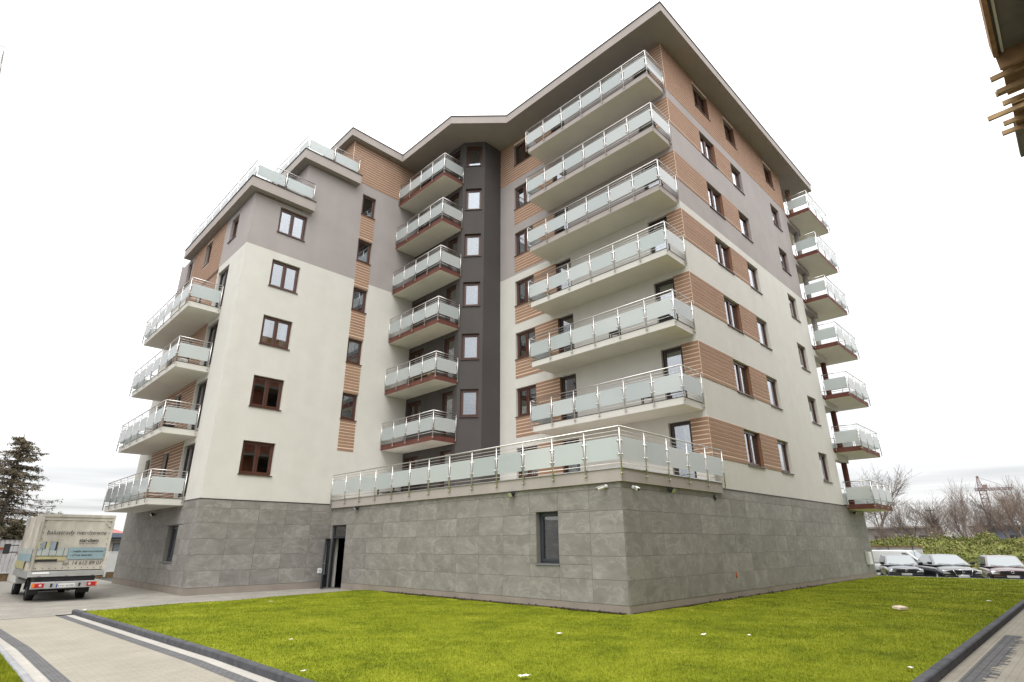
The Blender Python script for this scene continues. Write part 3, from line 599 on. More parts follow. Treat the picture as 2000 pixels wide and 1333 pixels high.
def balcony(u0, u1, v0, v1, k, fascia, soff, pts, bays, label=None):
    z = ZF(k)-0.10; mb = MB(); mb.prism([(u0, v0), (u1, v0), (u1, v1), (u0, v1)], z-0.25, z, 0, 1, 2)
    b = mb.obj('balcony', [fascia, soff, 'balcony_floor'], B)
    mb = MB(); mb.prism([(u0-0.012, v0-0.012), (u1, v0-0.012), (u1, v1+0.012), (u0-0.012, v1+0.012)], z+0.001, z+0.022); mb.obj('slab_edge_trim', 'flashing', b)
    railing(b, pts, bays, z+0.02, low=-0.2); return b
for k in range(2, 8):
    fm = 'render_white' if k <= 4 else 'fascia'
    balcony(4.27, U1-0.002, 0.10, 7.16, k, fm, 'soffit', [(U1-0.06, 0.03), (4.2, 0.03), (4.2, 7.23), (U1-0.06, 7.23)], [1, 6, 1])
    balcony(2.32, U3-0.002, 11.62, V1-0.004, k, 'red_fascia', 'soffit', [(U3-0.06, 11.55), (2.25, 11.55), (2.25, V1-0.05)], [1, 4])
for k in range(1, 5):
    balcony(-7.08, U2-0.002, 17.92, 25.5, k, 'render_white', 'soffit', [(U2-0.10, 17.85), (-7.15, 17.85), (-7.15, 25.57), (U2-0.06, 25.57)], [1, 6, 1])
for k in range(1, 8):
    z = ZF(k)-0.10; mb = MB(); mb.prism([(20.28, -1.22), (24.0, -1.22), (24.0, 2.495), (UW+0.003, 2.495), (UW+0.003, 0.004), (20.28, 0.004)], z-0.25, z, 0, 1, 2)
    b = mb.obj('balcony', ['red_fascia', 'soffit', 'balcony_floor'], B)
    railing(b, [(20.21, -0.06), (20.21, -1.29), (24.07, -1.29), (24.07, 1.2)], [1, 3, 2], z+0.02)
    mb = MB(); mb.box((UW+0.003, 0.01, z-0.62), (22.35, 0.34, z-0.252)); 
    if k > 1: mb.obj('beam', 'render_white' if k <= 4 else 'render_gray', b)
    mb = MB(); mb.tube((21.95, 0.17, z+0.001), (21.95, 0.17, z+H-0.62 if k < 7 else ZSOF), 0.14, n=16)
    mb.obj('column', 'column_red' if k <= 3 else ('render_white' if k == 4 else 'render_gray') if k < 7 else 'plank', b, True)
# terrace over the stone base
mb = MB(); mb.prism([(-0.10, -0.10), (5.95, -0.10), (5.95, 0.02), (U1-0.01, 0.02), (U1-0.01, 10.6), (4.4, 10.6), (U3-0.01, 11.6), (U3-0.01, V1-0.003), (-0.10, V1-0.003)], 3.27, 3.62, 0, 1, 2)
ter = mb.obj('terrace', ['fascia', 'soffit_gray', 'balcony_floor'], B)
mb = MB(); mb.box((-0.135, -0.135, 3.621), (5.96, 0.0, 3.645)); mb.box((-0.135, 0.001, 3.621), (0.0, V1-0.01, 3.645)); mb.obj('slab_edge_trim', 'alu', ter)
railing(ter, [(6.05, -0.165), (-0.165, -0.165), (-0.165, V1-0.06)], [5, 13], 3.645, low=-0.24)
# roof terraces
rt = [o for o in B.children if o.name.startswith('terrace_roof')]
railing(rt[0], [(-2.95, 15.72), (-5.9, 15.72), (-5.9, 25.6)], [2, 8], 18.365, low=0.0); railing(rt[1], [(-0.6, 15.72), (-3.6, 15.72), (-3.6, 24.6)], [2, 7], 21.255, low=0.0)
# ground floor openings
window(PB0, 2.28, 3.16, 1.13, 2.585, sash=1, frame='frame_dark', sill='sill_gray', rev=0.17)
window(PS, 18.0, 19.4, 1.07, 2.49, sash=2, frame='frame_dark', sill='sill_gray', rev=0.17)
mb = MB()
for r in ((14.5, 14.58, -0.07, 2.525), (15.70, 15.78, -0.07, 2.525), (14.58, 15.70, 2.455, 2.525), (14.58, 15.70, 1.97, 2.05)): rect(mb, PB0, *r, -0.16, -0.07)
ed = mb.obj('entrance_door', 'frame_dark', B)
mb = MB(); rect(mb, PB0, 14.58, 15.70, 2.05, 2.455, -0.12, -0.11); mb.obj('pane', 'pane', ed)
mb = MB(); hx, hy = -0.07+0.0, 15.66; ex, ey = -0.66, 14.97; dv = Vector((ex-hx, ey-hy, 0)); L = dv.length; dv.normalize(); nv = Vector((dv.y, -dv.x, 0))*0.05
def leafbox(m, a, b, c, d, t0=0, t1=1): m.obox(Vector((hx, hy, c))+dv*a+nv*t0, dv*(b-a), nv*(t1-t0), (0, 0, d-c))
for r in ((0, 0.10, -0.05, 1.96), (L-0.10, L, -0.05, 1.96), (0.10, L-0.10, 1.86, 1.96), (0.10, L-0.10, -0.05, 0.07), (0.10, L-0.10, 0.42, 0.50)): leafbox(mb, *r)
dl = mb.obj('door_leaf', 'frame_dark', ed)
mb = MB(); leafbox(mb, 0.10, L-0.10, 0.50, 1.86, 0.4, 0.55); mb.obj('pane', 'pane', ed)
mb = MB(); leafbox(mb, 0.10, L-0.10, 0.07, 0.42, 0.3, 0.7); mb.obj('door_panel', 'frame_dark', ed)
mb = MB(); p = Vector((hx, hy, 0))+dv*(L-0.06)
for s in (-0.03, 0.08):
    mb.tube((p.x+nv.x*s/0.05, p.y+nv.y*s/0.05, 0.95), (p.x+nv.x*s/0.05-dv.x*0.12, p.y+nv.y*s/0.05-dv.y*0.12, 0.95), 0.012, n=6)
mb.tube((p.x-nv.x*0.8, p.y-nv.y*0.8, 0.95), (p.x+nv.x*1.8, p.y+nv.y*1.8, 0.95), 0.012, n=6); mb.obj('door_handle', 'stainless', ed, True)
mb = MB(); mb.box((0.30, 15.85, -0.06), (0.42, 16.5, 3.2)); mb.obj('inner_wall', 'render_white', B)
mb = MB(); mb.box((2.4, 12.5, -0.06), (2.5, 19.5, 3.2)); mb.obj('inner_wall', 'frame_black', B)  # black backing sheet: darkness of the unlit entrance room put into its colour

# --- things fixed to the facade
def camera_thing(loc, rz, label):
    e = empty('security_camera', label, 'security camera', loc, rz, group='security cameras under the terrace')
    mb = MB(); mb.tube((0, 0, 0), (0, -0.035, 0), 0.06, n=12); mb.obj('mount_plate', 'white_paint', e, True)
    mb = MB(); mb.tube((0, -0.03, 0), (0, -0.10, -0.005), 0.022, n=8); mb.ball((0, -0.10, -0.005), 0.028); mb.obj('arm', 'white_paint', e, True)
    mb = MB(); d = Vector((-0.55, -0.80, -0.32)).normalized(); p = Vector((0, -0.09, -0.02)); mb.tube(p-d*0.03, p+d*0.22, 0.042, n=12); mb.obox(p+d*0.0+Vector((-0.05, 0.02, 0.045)), d*0.25, Vector((0.085, -0.05, 0)), (0, 0, 0.008)); mb.obj('housing', 'white_paint', e, True)
    mb = MB(); mb.tube(p+d*0.221, p+d*0.228, 0.034, n=12); mb.obj('lens', 'black_plastic', e, True)
    return e
camera_thing((-0.02, 0.48, 3.17), -math.pi/2, 'white bullet security camera under the terrace on the long wall with the window'); c2 = camera_thing((0.51, -0.02, 3.14), 0, 'white bullet security camera under the terrace just round the stone corner from its twin')
def floodlight(loc, rz, label):
    e = empty('floodlight', label, 'floodlight', loc, rz, group='floodlights along the top of the stone base')
    mb = MB(); mb.box((-0.03, -0.10, -0.015), (0.03, 0.0, 0.015)); mb.box((-0.11, -0.11, -0.02), (-0.1, -0.05, 0.05)); mb.box((0.10, -0.11, -0.02), (0.11, -0.05, 0.05)); mb.obj('bracket', 'black_plastic', e)
    mb = MB(); a = R(35); d = Vector((0, -math.cos(a), -math.sin(a))); u = Vector((0, -math.sin(a), math.cos(a))); o = Vector((-0.10, -0.09, -0.06))
    mb.obox(o, (0.20, 0, 0), d*0.05, u*0.16); 
    for q in range(5): mb.obox(o+Vector((0.02+q*0.04, 0, 0))-d*0.03, (0.008, 0, 0), d*0.03, u*0.16)
    mb.obj('housing', 'black_plastic', e); mb = MB(); mb.obox(o+d*0.051+Vector((0.015, 0, 0))+u*0.015, (0.17, 0, 0), d*0.004, u*0.13); mb.obj('lamp_glass', 'lamp_clear', e)
    return e
floodlight((-0.02, 4.1, 3.17), -math.pi/2, 'black floodlight on the stone wall above and beside the ground floor window')
floodlight((-0.02, 13.6, 3.17), -math.pi/2, 'black floodlight on the stone wall above the open entrance door')
floodlight((2.44, -0.02, 3.17), 0, 'black floodlight under the terrace rail on the stone wall round the corner')
floodlight((U2-0.02, 21.8, 3.05), -math.pi/2, 'black floodlight under the wing balcony above the drive')
floodlight((20.9, -0.02, 3.12), 0, 'black floodlight under the lowest red edged corner balcony')
e = empty('meter_box', 'white metal meter cabinet on the stone wall near the parked cars', 'meter box', (21.95, -0.02, 0.6))
mb = MB(); mb.box((-0.27, -0.16, 0), (0.27, 0, 0.62)); bevel(mb.obj('cabinet', 'white_paint', e), 0.01); mb = MB(); mb.box((-0.24, -0.172, 0.03), (0.24, -0.162, 0.59)); mb.box((0.18, -0.185, 0.28), (0.21, -0.173, 0.36)); mb.obj('cabinet_door', 'white_paint', e)
e = empty('wall_plate', 'small white plate on the stone wall left of the open door', 'wall plate', (-0.33, V1-0.02, 0.52)); mb = MB(); mb.box((-0.11, -0.02, 0), (0.11, 0, 0.21)); bevel(mb.obj('cover', 'white_paint', e), 0.005); mb = MB(); mb.box((-0.02, -0.026, 0.10), (0.02, -0.021, 0.13)); mb.obj('latch', 'steel_dark', e)
mb = MB(); mb.tube((6.28, -0.03, 0.60), (6.28, -0.03, 0.76), 0.026, n=10); mb.tube((6.28, -0.03, 0.76), (6.28, 0.1, 0.79), 0.026, n=10); mb.tube((6.28, -0.03, 0.585), (6.28, -0.03, 0.60), 0.03, n=10)
mb.obj('conduit_end', 'orange', None, True, label='orange conduit stub sticking out low on the stone wall', category='conduit')
mb = MB(); mb.tube((5.41, 0.1, 3.12), (5.41, -0.05, 3.12), 0.075, n=14); mb.tube((5.41, -0.05, 3.12), (5.41, -0.058, 3.12), 0.085, n=14)
mb.obj('vent_pipe', 'black_plastic', None, True, label='round black vent pipe high on the stone wall below the terrace end', category='vent pipe')
e = empty('garden_table', 'table with a pale top against the white wing wall on the terrace', 'table', (2.45, 14.6, 3.62)); mb = MB(); mb.box((-0.6, -0.75, 0.98), (0.95, 0.75, 1.03)); mb.obj('table_top', 'paper', e)
for x in (-0.52, 0.86):
    for y in (-0.66, 0.66): mb = MB(); mb.box((x-0.03, y-0.03, 0.0), (x+0.03, y+0.03, 0.98)); mb.obj('leg', 'black_plastic', e)
mb = MB(); mb.box((-0.5, -0.6, 0.40), (0.85, 0.6, 0.43)); mb.obj('shelf', 'black_plastic', e)
mb = MB()
mb.box((0, 0, 0.0), (0.36, 0.26, 0.24)); mb.box((0.02, 0.02, 0.241), (0.34, 0.24, 0.26)); mb.obj('storage_box', 'paper', None, loc=(-6.9, 18.3, ZF(3)-0.08), label='white box standing behind the frosted glass of the wing balcony', category='box')
mb = MB()
mb.box((0, 0, 0.0), (0.30, 0.42, 0.30)); mb.box((0.05, 0.05, 0.301), (0.25, 0.37, 0.36)); mb.obj('satchel_bin', 'black_plastic', None, loc=(4.5, 0.4, ZF(3)-0.08), label='black bin behind the corner glass of a long white balcony', category='bin')

def chair(loc, rz, m, label):
    e = empty('balcony_chair', label, 'chair', loc, rz, group='chairs on the balconies'); mb = MB(); mb.box((-.21, -.21, .42), (.21, .21, .455)); mb.obj('seat', m, e); mb = MB(); mb.box((-.21, .19, .456), (.21, .22, .86)); mb.obj('backrest', m, e)
    for x in (-.19, .19):
        for y in (-.19, .19): mb = MB(); mb.box((x-.018, y-.018, 0), (x+.018, y+.018, .419)); mb.obj('leg', m, e)
def bal(k): return ZF(k)-0.078
chair((4.95, 1.9, bal(2)), 0.4, 'black_plastic', 'dark chair on the long white balcony directly above the terrace'); chair((4.9, 3.1, bal(3)), -1.2, 'black_plastic', 'dark chair behind the glass on the second long balcony above the terrace')
chair((4.9, 5.6, bal(5)), 1.7, 'black_plastic', 'dark chair on the lowest of the grey edged long balconies'); chair((-6.3, 20.2, bal(2)), 1.2, 'black_plastic', 'dark chair on the wing balcony above the lowest one')
e = empty('wooden_bench', 'wooden bench behind the glass of a red edged balcony in the dark recess', 'bench', (2.9, 13.4, bal(3)))
mb = MB()
for q in range(3): mb = MB(); mb.box((-.24+q*.16, -.75, .42), (-.10+q*.16, .75, .45)); mb.obj('seat_slat', 'timber', e)
for y in (-.65, .65): mb = MB(); mb.box((-.2, y-.03, 0), (.2, y+.03, .419)); mb.obj('leg', 'timber', e)
e = empty('drying_rack', 'white folding drying rack on the third long balcony above the terrace', 'drying rack', (5.0, 6.3, bal(4)))
mb = MB()
for q in range(8): mb.tube((-.25+q*.07, -.5, .95), (-.25+q*.07, .5, .95), .006, n=5)
mb.tube((-.26, -.5, .95), (.26, -.5, .95), .01, n=5); mb.tube((-.26, .5, .95), (.26, .5, .95), .01, n=5); mb.obj('rack', 'white_paint', e)
for y in (-.45, .45): mb = MB(); mb.tube((-.25, y, 0), (.22, y, .94), .01, n=5); mb.tube((.25, y, 0), (-.22, y, .94), .01, n=5); mb.obj('leg', 'white_paint', e)

# ---------------------------------------------------------------- ground, paths, lawn
mb = MB(); us = [-900, -40, 24.05, 24.5, 33, 60, 1500]; zs = [-0.14, -0.14, -0.14, -0.42, -0.62, -0.62, -0.62]
for i in range(len(us)-1): mb.face([(us[i], -900, zs[i]), (us[i+1], -900, zs[i+1]), (us[i+1], 1500, zs[i+1]), (us[i], 1500, zs[i])])
mb.obj('ground', 'asphalt', kind='structure')
ZP = -0.08
def sheet(name, poly, z, m, **k): 
    mb = MB(); a = sum(poly[i][0]*poly[(i+1) % len(poly)][1]-poly[(i+1) % len(poly)][0]*poly[i][1] for i in range(len(poly)))
    mb.face([(x, y, z) for x, y in (poly if a > 0 else poly[::-1])]); return mb.obj(name, m, kind='structure', **k)
KL = [(-9.0, -6.85), (-9.09, -0.6), (-9.11, 1.9), (-9.27, 5.3), (-9.56, 11.75)]          # kerb of the lawn along the left path
def off(pl, d): return [(x+d, y) for x, y in pl]
KLL = [(-11.62, -20), (-11.6, 2.0), (-11.62, 5.5), (-11.85, 11.6)]
sheet('path', [(-11.7, -20), (-9.0, -20), (-9.0, -6.85)]+KL[1:]+[(-9.6, 11.5), (-11.8, 11.6)]+KLL[1:3][::-1]+[(-11.7, -6)], ZP, 'paver')
sheet('drive', [(-40, 11.62), (-11.3, 11.62), (-9.6, 11.48), (-9.56, 11.75), (-2.6, 12.28), (0.3, 12.95), (0.3, 16.5), (-5.4, 16.5), (-5.4, 34), (-40, 34)], ZP+0.004, 'paver_grey')
sheet('stripe', [(x-0.30, y) for x, y in KL]+[(x-0.49, y) for x, y in KL[::-1]], ZP+0.004, 'paver_dark'); sheet('stripe', [(x-0.12, y) for x, y in KL]+[(x-0.295, y) for x, y in KL[::-1]], ZP+0.004, 'paver_pale')
sheet('stripe', [(x+0.23, y) for x, y in KLL]+[(x+0.43, y) for x, y in KLL[::-1]], ZP+0.004, 'paver_dark'); sheet('stripe', [(x+0.06, y) for x, y in KLL]+[(x+0.225, y) for x, y in KLL[::-1]], ZP+0.004, 'paver_pale')
sheet('path', [(-9.0, -20), (24, -20), (24, -6.88), (-9.0, -6.88)], ZP+0.002, 'paver')
# ragged dark band of the right path
poly = [(-9.0, -7.07), (2.6, -7.05)]; x = 2.6
while x > -9: poly.append((x, -7.22-random.random()*0.22)); x -= 0.1; poly.append((x, -7.22-random.random()*0.22))
sheet('stripe', poly, ZP+0.006, 'paver_dark')
def kerb(pts, wd, top, bot, m, side):
    k = link('kerb', None, None, kind='structure'); k.name = 'kerb'; k['label'] = 'row of concrete kerb stones'
    del k['label']
    for i in range(len(pts)-1):
        a, b = Vector(pts[i]), Vector(pts[i+1]); L = (b-a).length; n = max(1, round(L/1.0)); d = (b-a)/L; nn = Vector((d.y, -d.x))*side
        for q in range(n):
            p0 = a+d*(L*q/n+0.004); p1 = a+d*(L*(q+1)/n-0.004); mb = MB(); i0 = len(mb.v); pr = [(0, bot), (0, top-0.02), (0.012, top-0.005), (0.03, top), (wd-0.03, top), (wd-0.012, top-0.005), (wd, top-0.02), (wd, bot)]
            for P in (p0, p1):
                for (o, z) in pr: mb.v.append((P.x+nn.x*o, P.y+nn.y*o, z+random.uniform(-.002, .002)))
            m8 = len(pr)
            for r in range(m8-1): mb.f.append((r, r+1, m8+r+1, m8+r)); mb.m.append(0)
            mb.f.append(tuple(range(m8))); mb.m.append(0); mb.f.append(tuple(range(2*m8-1, m8-1, -1))); mb.m.append(0)
            mb.obj('kerb_stone', m, k)
    return k
kerb(KL, 0.12, 0.035, -0.13, 'kerb', -1); kerb([(-8.88, -6.75), (24.0, -6.75)], 0.13, 0.045, -0.13, 'kerb', 1); kerb(KLL, 0.10, 0.03, -0.13, 'kerb_light', -1)
kerb([(24.06, 0.1), (24.06, -6.9)], 0.12, 0.0, -0.45, 'kerb_light', -1)
# lawn surface: a grid with slight hollows, cut by the kerbs and by the edge of the drive
def lawn_h(x, y): return 0.02*noise.noise((x*0.5, y*0.5, 0))+0.012*noise.noise((x*1.7, y*1.7, 3)) - 0.012
def top_edge(x): return 11.73+(x+9.56)*0.0776 if x < -2.6 else 12.27+(x+2.6)*0.22
def left_edge(y):
    for (x0, y0), (x1, y1) in zip(KL, KL[1:]):
        if y0 <= y <= y1: return x0+(x1-x0)*(y-y0)/(y1-y0)
    return KL[-1][0]
def grid_lawn(name, fx0, fx1, y0, y1, nx, ny):
    mb = MB()
    for j in range(ny+1):
        y = y0+(y1-y0)*j/ny
        for i in range(nx+1):
            t = i/nx; x = fx0(y)+(fx1(y)-fx0(y))*t; yy = y
            mb.v.append((x, yy, lawn_h(x, yy)))
    for j in range(ny):
        for i in range(nx): a = j*(nx+1)+i; mb.f.append((a, a+1, a+nx+2, a+nx+1)); mb.m.append(0)
    return mb.obj(name, 'lawn', None, True, kind='structure')
def lx1(y): return 24.02 if y < 0.6 else 0.35
ln = MB(); 
nx, ny = 130, 90
for (x0f, x1f, ya, yb, nx, ny) in ((lambda y: left_edge(y)+0.005, lambda y: 24.04, -6.76, 0.5, 150, 40), (lambda y: left_edge(y)+0.005, lambda y: 0.3, 0.5, 11.72, 60, 60)):
    i0 = len(ln.v)
    for j in range(ny+1):
        y = ya+(yb-ya)*j/ny
        for i in range(nx+1):
            x = x0f(y)+(x1f(y)-x0f(y))*i/nx
            yy = y
            if yb > 5: yy = ya+(top_edge(x)-ya)*j/ny
            ln.v.append((x, yy, lawn_h(x, yy)))
    for j in range(ny):
        for i in range(nx): a = i0+j*(nx+1)+i; ln.f.append((a, a+1, a+nx+2, a+nx+1)); ln.m.append(0)
ln.obj('lawn', 'lawn', None, True, kind='structure')
mb = MB()
for j in range(40):
    y0_, y1_ = -20+j*0.8, -20+(j+1)*0.8
    mb.face([(-15.2, y0_, -0.03), (-11.71, y0_, -0.01), (-11.71 if y1_ < 6 else -11.71-(y1_-6)*.04, y1_, -0.01), (-15.2, y1_, -0.03)])
mb.obj('lawn', 'lawn', None, True, kind='structure')
# blades
def blades(name, n, sampler, hmin, hmax):
    P = sampler(n); n = len(P); ang = rng.uniform(0, 2*np.pi, n); wdt = rng.uniform(0.002, 0.0045, n)*(1+P[:, 3]*0.12); hh = rng.uniform(hmin, hmax, n)*(0.8+0.4*rng.random(n)); lean = rng.uniform(0.0, 0.7, n)*hh; la = rng.uniform(0, 2*np.pi, n)
    V = np.zeros((n, 3, 3)); V[:, 0, 0] = P[:, 0]-wdt*np.cos(ang); V[:, 0, 1] = P[:, 1]-wdt*np.sin(ang); V[:, 1, 0] = P[:, 0]+wdt*np.cos(ang); V[:, 1, 1] = P[:, 1]+wdt*np.sin(ang)
    V[:, 0, 2] = V[:, 1, 2] = P[:, 2]-0.005; V[:, 2, 0] = P[:, 0]+lean*np.cos(la); V[:, 2, 1] = P[:, 1]+lean*np.sin(la); V[:, 2, 2] = P[:, 2]+hh
    me = bpy.data.meshes.new(name); me.vertices.add(3*n); me.vertices.foreach_set('co', V.ravel()); me.loops.add(3*n); me.loops.foreach_set('vertex_index', np.arange(3*n)); me.polygons.add(n); me.polygons.foreach_set('loop_start', np.arange(0, 3*n, 3)); me.polygons.foreach_set('loop_total', np.full(n, 3)); me.update(calc_edges=True)
    me.materials.append(MATS['grass_blade']); return link(name, me, None, kind='stuff')
def smp_lawn(n):
    out = []
    while sum(len(a) for a in out) < n:
        m = n*3; x = rng.uniform(-9.5, 24, m); y = rng.uniform(-6.74, 12.6, m); d = np.hypot(x-CAM.x, y-CAM.y)
        ok = (rng.random(m) < np.minimum(1, (7.0/d)**1.25)) & ((y < 0.0) | (x < 0.0)) & (y < np.where(x < -2.6, 11.70+(x+9.56)*0.0776, 12.25+(x+2.6)*0.22)); ok &= x > np.interp(y, [k[1] for k in KL], [k[0] for k in KL])+0.01
        ok &= ~((x > -0.25*(1+np.sin(y*3.1)) - 0.05) & (y > 0) & (y < 11)) ; ok &= ~((y > -0.10*(1+np.sin(x*4.3))) & (x > 0))
        x, y, d = x[ok], y[ok], d[ok]; z = np.array([lawn_h(a, b) for a, b in zip(x, y)]); out.append(np.stack([x, y, z, d], 1))
    return np.concatenate(out)[:n]
blades('grass', 230000, smp_lawn, 0.013, 0.030)
def smp_left(n): 
    x = rng.uniform(-13.0, -11.7, n); y = rng.uniform(0.5, 7, n); return np.stack([x, y, np.full(n, -0.015), np.hypot(x-CAM.x, y-CAM.y)], 1)
blades('grass', 30000, smp_left, 0.025, 0.05)
# bare earth along the foot of the stone wall
mb = MB(); pts = []
for i in range(75):
    y = 0.1+i*0.15; wq = 0.10+0.22*abs(noise.noise((y*0.9, 4.2, 0)))+0.04*random.random(); pts.append((y, wq))
for (y, a), (y2, b) in zip(pts, pts[1:]): mb.face([(0.02, y, 0.016), (-a, y, 0.008), (-b, y2, 0.008), (0.02, y2, 0.016)][::-1])
for i in range(80):
    x = 0.1+i*0.25; a, b = (0.05+0.14*abs(noise.noise((q*0.8, 9.1, 0))) for q in (x, x+0.25)); mb.face([(x, 0.02, 0.016), (x, -a, 0.008), (x+0.25, -b, 0.008), (x+0.25, 0.02, 0.016)])
for _ in range(60):
    y = random.uniform(.2, 10.5); r = random.uniform(.015, .04); mb.ball((-random.uniform(.02, .22), y, 0.012), r, n=6)
for _ in range(26):
    x = random.uniform(4, 13); r = random.uniform(.02, .05); mb.ball((x, -random.uniform(.02, .12), 0.012), r, n=6)
mb.obj('bare_earth', 'soil', None, kind='structure')
# litter on the lawn
def scrap(x, y, s, label, m='paper', flat=False):
    mb = MB(); n = 5; z = 0.03; s *= 0.75
    for j in range(n):
        for i in range(n):
            a, b = (i/(n-1)-.5)*s, (j/(n-1)-.5)*s*0.7; mb.v.append((x+a, y+b, z+ (0.25*s*abs(noise.noise((a*14+x, b*14+y, 0))) if not flat else 0.02*s*i)))
    for j in range(n-1):
        for i in range(n-1): q = j*n+i; mb.f.append((q, q+1, q+n+1, q+n)); mb.m.append(0)
    o = mb.obj('paper_scrap', m, None, False, label=label, category='paper scrap', group='litter on the lawn'); md = o.modifiers.new('thick', 'SOLIDIFY'); md.thickness = 0.004
for x, y, s, l in ((-3.81, -0.9, .14, 'crumpled white paper scrap on the grass out from the ground floor window'), (-2.08, -3.04, .13, 'small white paper ball on the grass out from the stone corner'), (-1.56, -3.7, .08, 'tiny pale paper scrap lying beside the small white ball on the grass'),
                   (-7.01, -3.02, .20, 'folded white paper strip lying in the grass well away from the walls'), (-4.88, 10.04, .15, 'white scrap on the grass near the paved strip before the wing'), (-7.78, 2.28, .08, 'small white scrap on the grass between two others along the dark kerb'), (-8.9, -0.56, .09, 'white scrap in the grass close against the dark kerb of the left path'),
                   (-2.94, -6.55, .11, 'white paper lump in the grass close against the kerb of the right path'), (9.56, -6.09, .22, 'flat pale paper strip on the far grass by the right kerb'), (-9.42, 11.6, .10, 'white scrap at the pointed corner of the lawn by the drive')): scrap(x, y, s, l)
mb = MB(); mb.obox((5.35, -4.72, 0.01), (0.30, -0.13, 0.0), (0.09, 0.20, 0.03), (0, 0, 0.05)); mb.obox((5.36, -4.715, 0.061), (0.285, -0.123, 0.0), (0.082, 0.185, 0.028), (0, 0, 0.006))
mb.obj('insulation_block', ['cardboard'], None, label='pale flat block lying on the grass between the stone wall and right kerb', category='block')

# ---------------------------------------------------------------- delivery truck on the drive
def text(parent, s, u, v, z, width, m='print_dark', shear=0.0, bold=0.0, name='lettering', align='LEFT', depth=0.0):
    c = bpy.data.curves.new('txt', 'FONT'); c.body = s; c.size = 1.0; c.shear = shear; c.offset = bold; c.fill_mode = 'FRONT' if hasattr(c, 'fill_mode') else c.fill_mode
    t = bpy.data.objects.new('txt', c); COL.objects.link(t); dg = bpy.context.evaluated_depsgraph_get(); me = bpy.data.meshes.new_from_object(t.evaluated_get(dg)); bpy.data.objects.remove(t, do_unlink=True)
    xs = [q.co.x for q in me.vertices]; sc = width/(max(xs)-min(xs)); x0 = min(xs)
    for q in me.vertices: q.co = Vector(((q.co.x-x0)*sc, -0.0, q.co.y*sc))
    me.materials.clear(); me.materials.append(MATS[m]); o = link(name, me, parent, (u, v, z)); return o
def wheel(parent, x, y, z, r, wd, axis='u', rim='alu', dual=False):
    mb = MB(); ax = Vector((1, 0, 0)) if axis == 'u' else Vector((0, 1, 0)); c = Vector((x, y, z)); n = 24; pr = [(-wd/2, r*0.62), (-wd/2, r*0.93), (-wd*0.4, r), (wd*0.4, r), (wd/2, r*0.93), (wd/2, r*0.62)]
    a = Vector((0, 0, 1)); b = ax.cross(a)
    for (o, rr) in pr:
        for k in range(n): t = 2*math.pi*k/n; mb.v.append(tuple(c+ax*o+a*(rr*math.cos(t))+b*(rr*math.sin(t))))
    for q in range(len(pr)-1):
        for k in range(n): mb.f.append((q*n+k, q*n+(k+1) % n, (q+1)*n+(k+1) % n, (q+1)*n+k)); mb.m.append(0)
    w_ = mb.obj('wheel', 'rubber', parent, True)
    mb = MB(); mb.tube(c-ax*wd*0.42, c+ax*wd*0.42, r*0.63, n=20); mb.tube(c-ax*wd*0.47, c+ax*wd*0.47, r*0.22, n=12)
    for k in range(5):
        t = 2*math.pi*k/5; p = c+a*(r*0.42*math.cos(t))+b*(r*0.42*math.sin(t)); mb.tube(p-ax*wd*0.44, p+ax*wd*0.44, r*0.09, n=8)
    mb.obj('rim', rim, w_, True); return w_
T = empty('delivery_truck', 'dirty white delivery truck with a printed tarpaulin box parked on the drive', 'truck', (-9.25, 17.0, ZP)); TO = Vector((-9.25, 17.0, ZP))
def tl(p): return (p[0]-TO.x, p[1]-TO.y, p[2]-TO.z)
x0, x1, yr, yf, zb, zt = -10.30, -8.20, 16.8, 20.95, 0.90, 2.74
mb = MB(); nY, nZ = 16, 10
def tarp_side(x, sgn):
    i0 = len(mb.v)
    for j in range(nZ+1):
        for i in range(nY+1):
            y = yr+(yf-yr)*i/nY; z = zb+(zt-zb)*j/nZ; bul = 0.025*math.sin(math.pi*j/nZ)*math.sin(i*2.1)+0.015*math.sin(i*5.0+j)
            mb.v.append(tl((x+sgn*bul*(1 if 0 < j < nZ else 0), y, z)))
    for j in range(nZ):
        for i in range(nY): a = i0+j*(nY+1)+i; q = (a, a+1, a+nY+2, a+nY+1); mb.f.append(q if sgn > 0 else q[::-1]); mb.m.append(0)
tarp_side(x0, -1); tarp_side(x1, 1)
def q4(a, b, c, d): mb.face([tl(a), tl(b), tl(c), tl(d)])
q4((x0, yf, zb), (x0, yf, zt), (x1, yf, zt), (x1, yf, zb)); q4((x0, yr, zt), (x1, yr, zt), (x1, yf, zt), (x0, yf, zt)); q4((x0, yr, zb), (x0, yf, zb), (x1, yf, zb), (x1, yr, zb))
tarp = mb.obj('tarpaulin', 'tarp', T, True)
mb = MB(); nU = 24                     # rear curtain, slightly rippled, hung inside the frame
for j in range(9):
    for i in range(nU+1):
        u = x0+0.03+(x1-x0-0.06)*i/nU; z = zb+0.02+(2.55-zb)*j/8; mb.v.append(tl((u, yr+0.012+0.008*math.sin(i*1.7)*(j/8), z)))
for j in range(8):
    for i in range(nU): a = j*(nU+1)+i; mb.f.append((a, a+1, a+nU+2, a+nU+1)); mb.m.append(0)
rc = mb.obj('rear_curtain', 'tarp', T, True)
mb = MB(); mb.box(tl((x0-.01, yr-.03, 2.66)), tl((x1+.01, yr+.1, 2.75))); mb.box(tl((x0, yr-.005, 2.55)), tl((x1, yr+.02, 2.66)))
for a, b in ((x0-.005, x0+.06), (x1-.06, x1+.005)): mb.box(tl((a, yr-.02, zb)), tl((b, yr+.04, 2.66)))
fr_ = mb.obj('rear_frame', 'tarp', T)
mb = MB()
for i in range(9):
    z = 1.0+i*0.19
    for u in (x0+.11, x1-.10): mb.ball(tl((u, yr-.012, z)), 0.016, n=6)
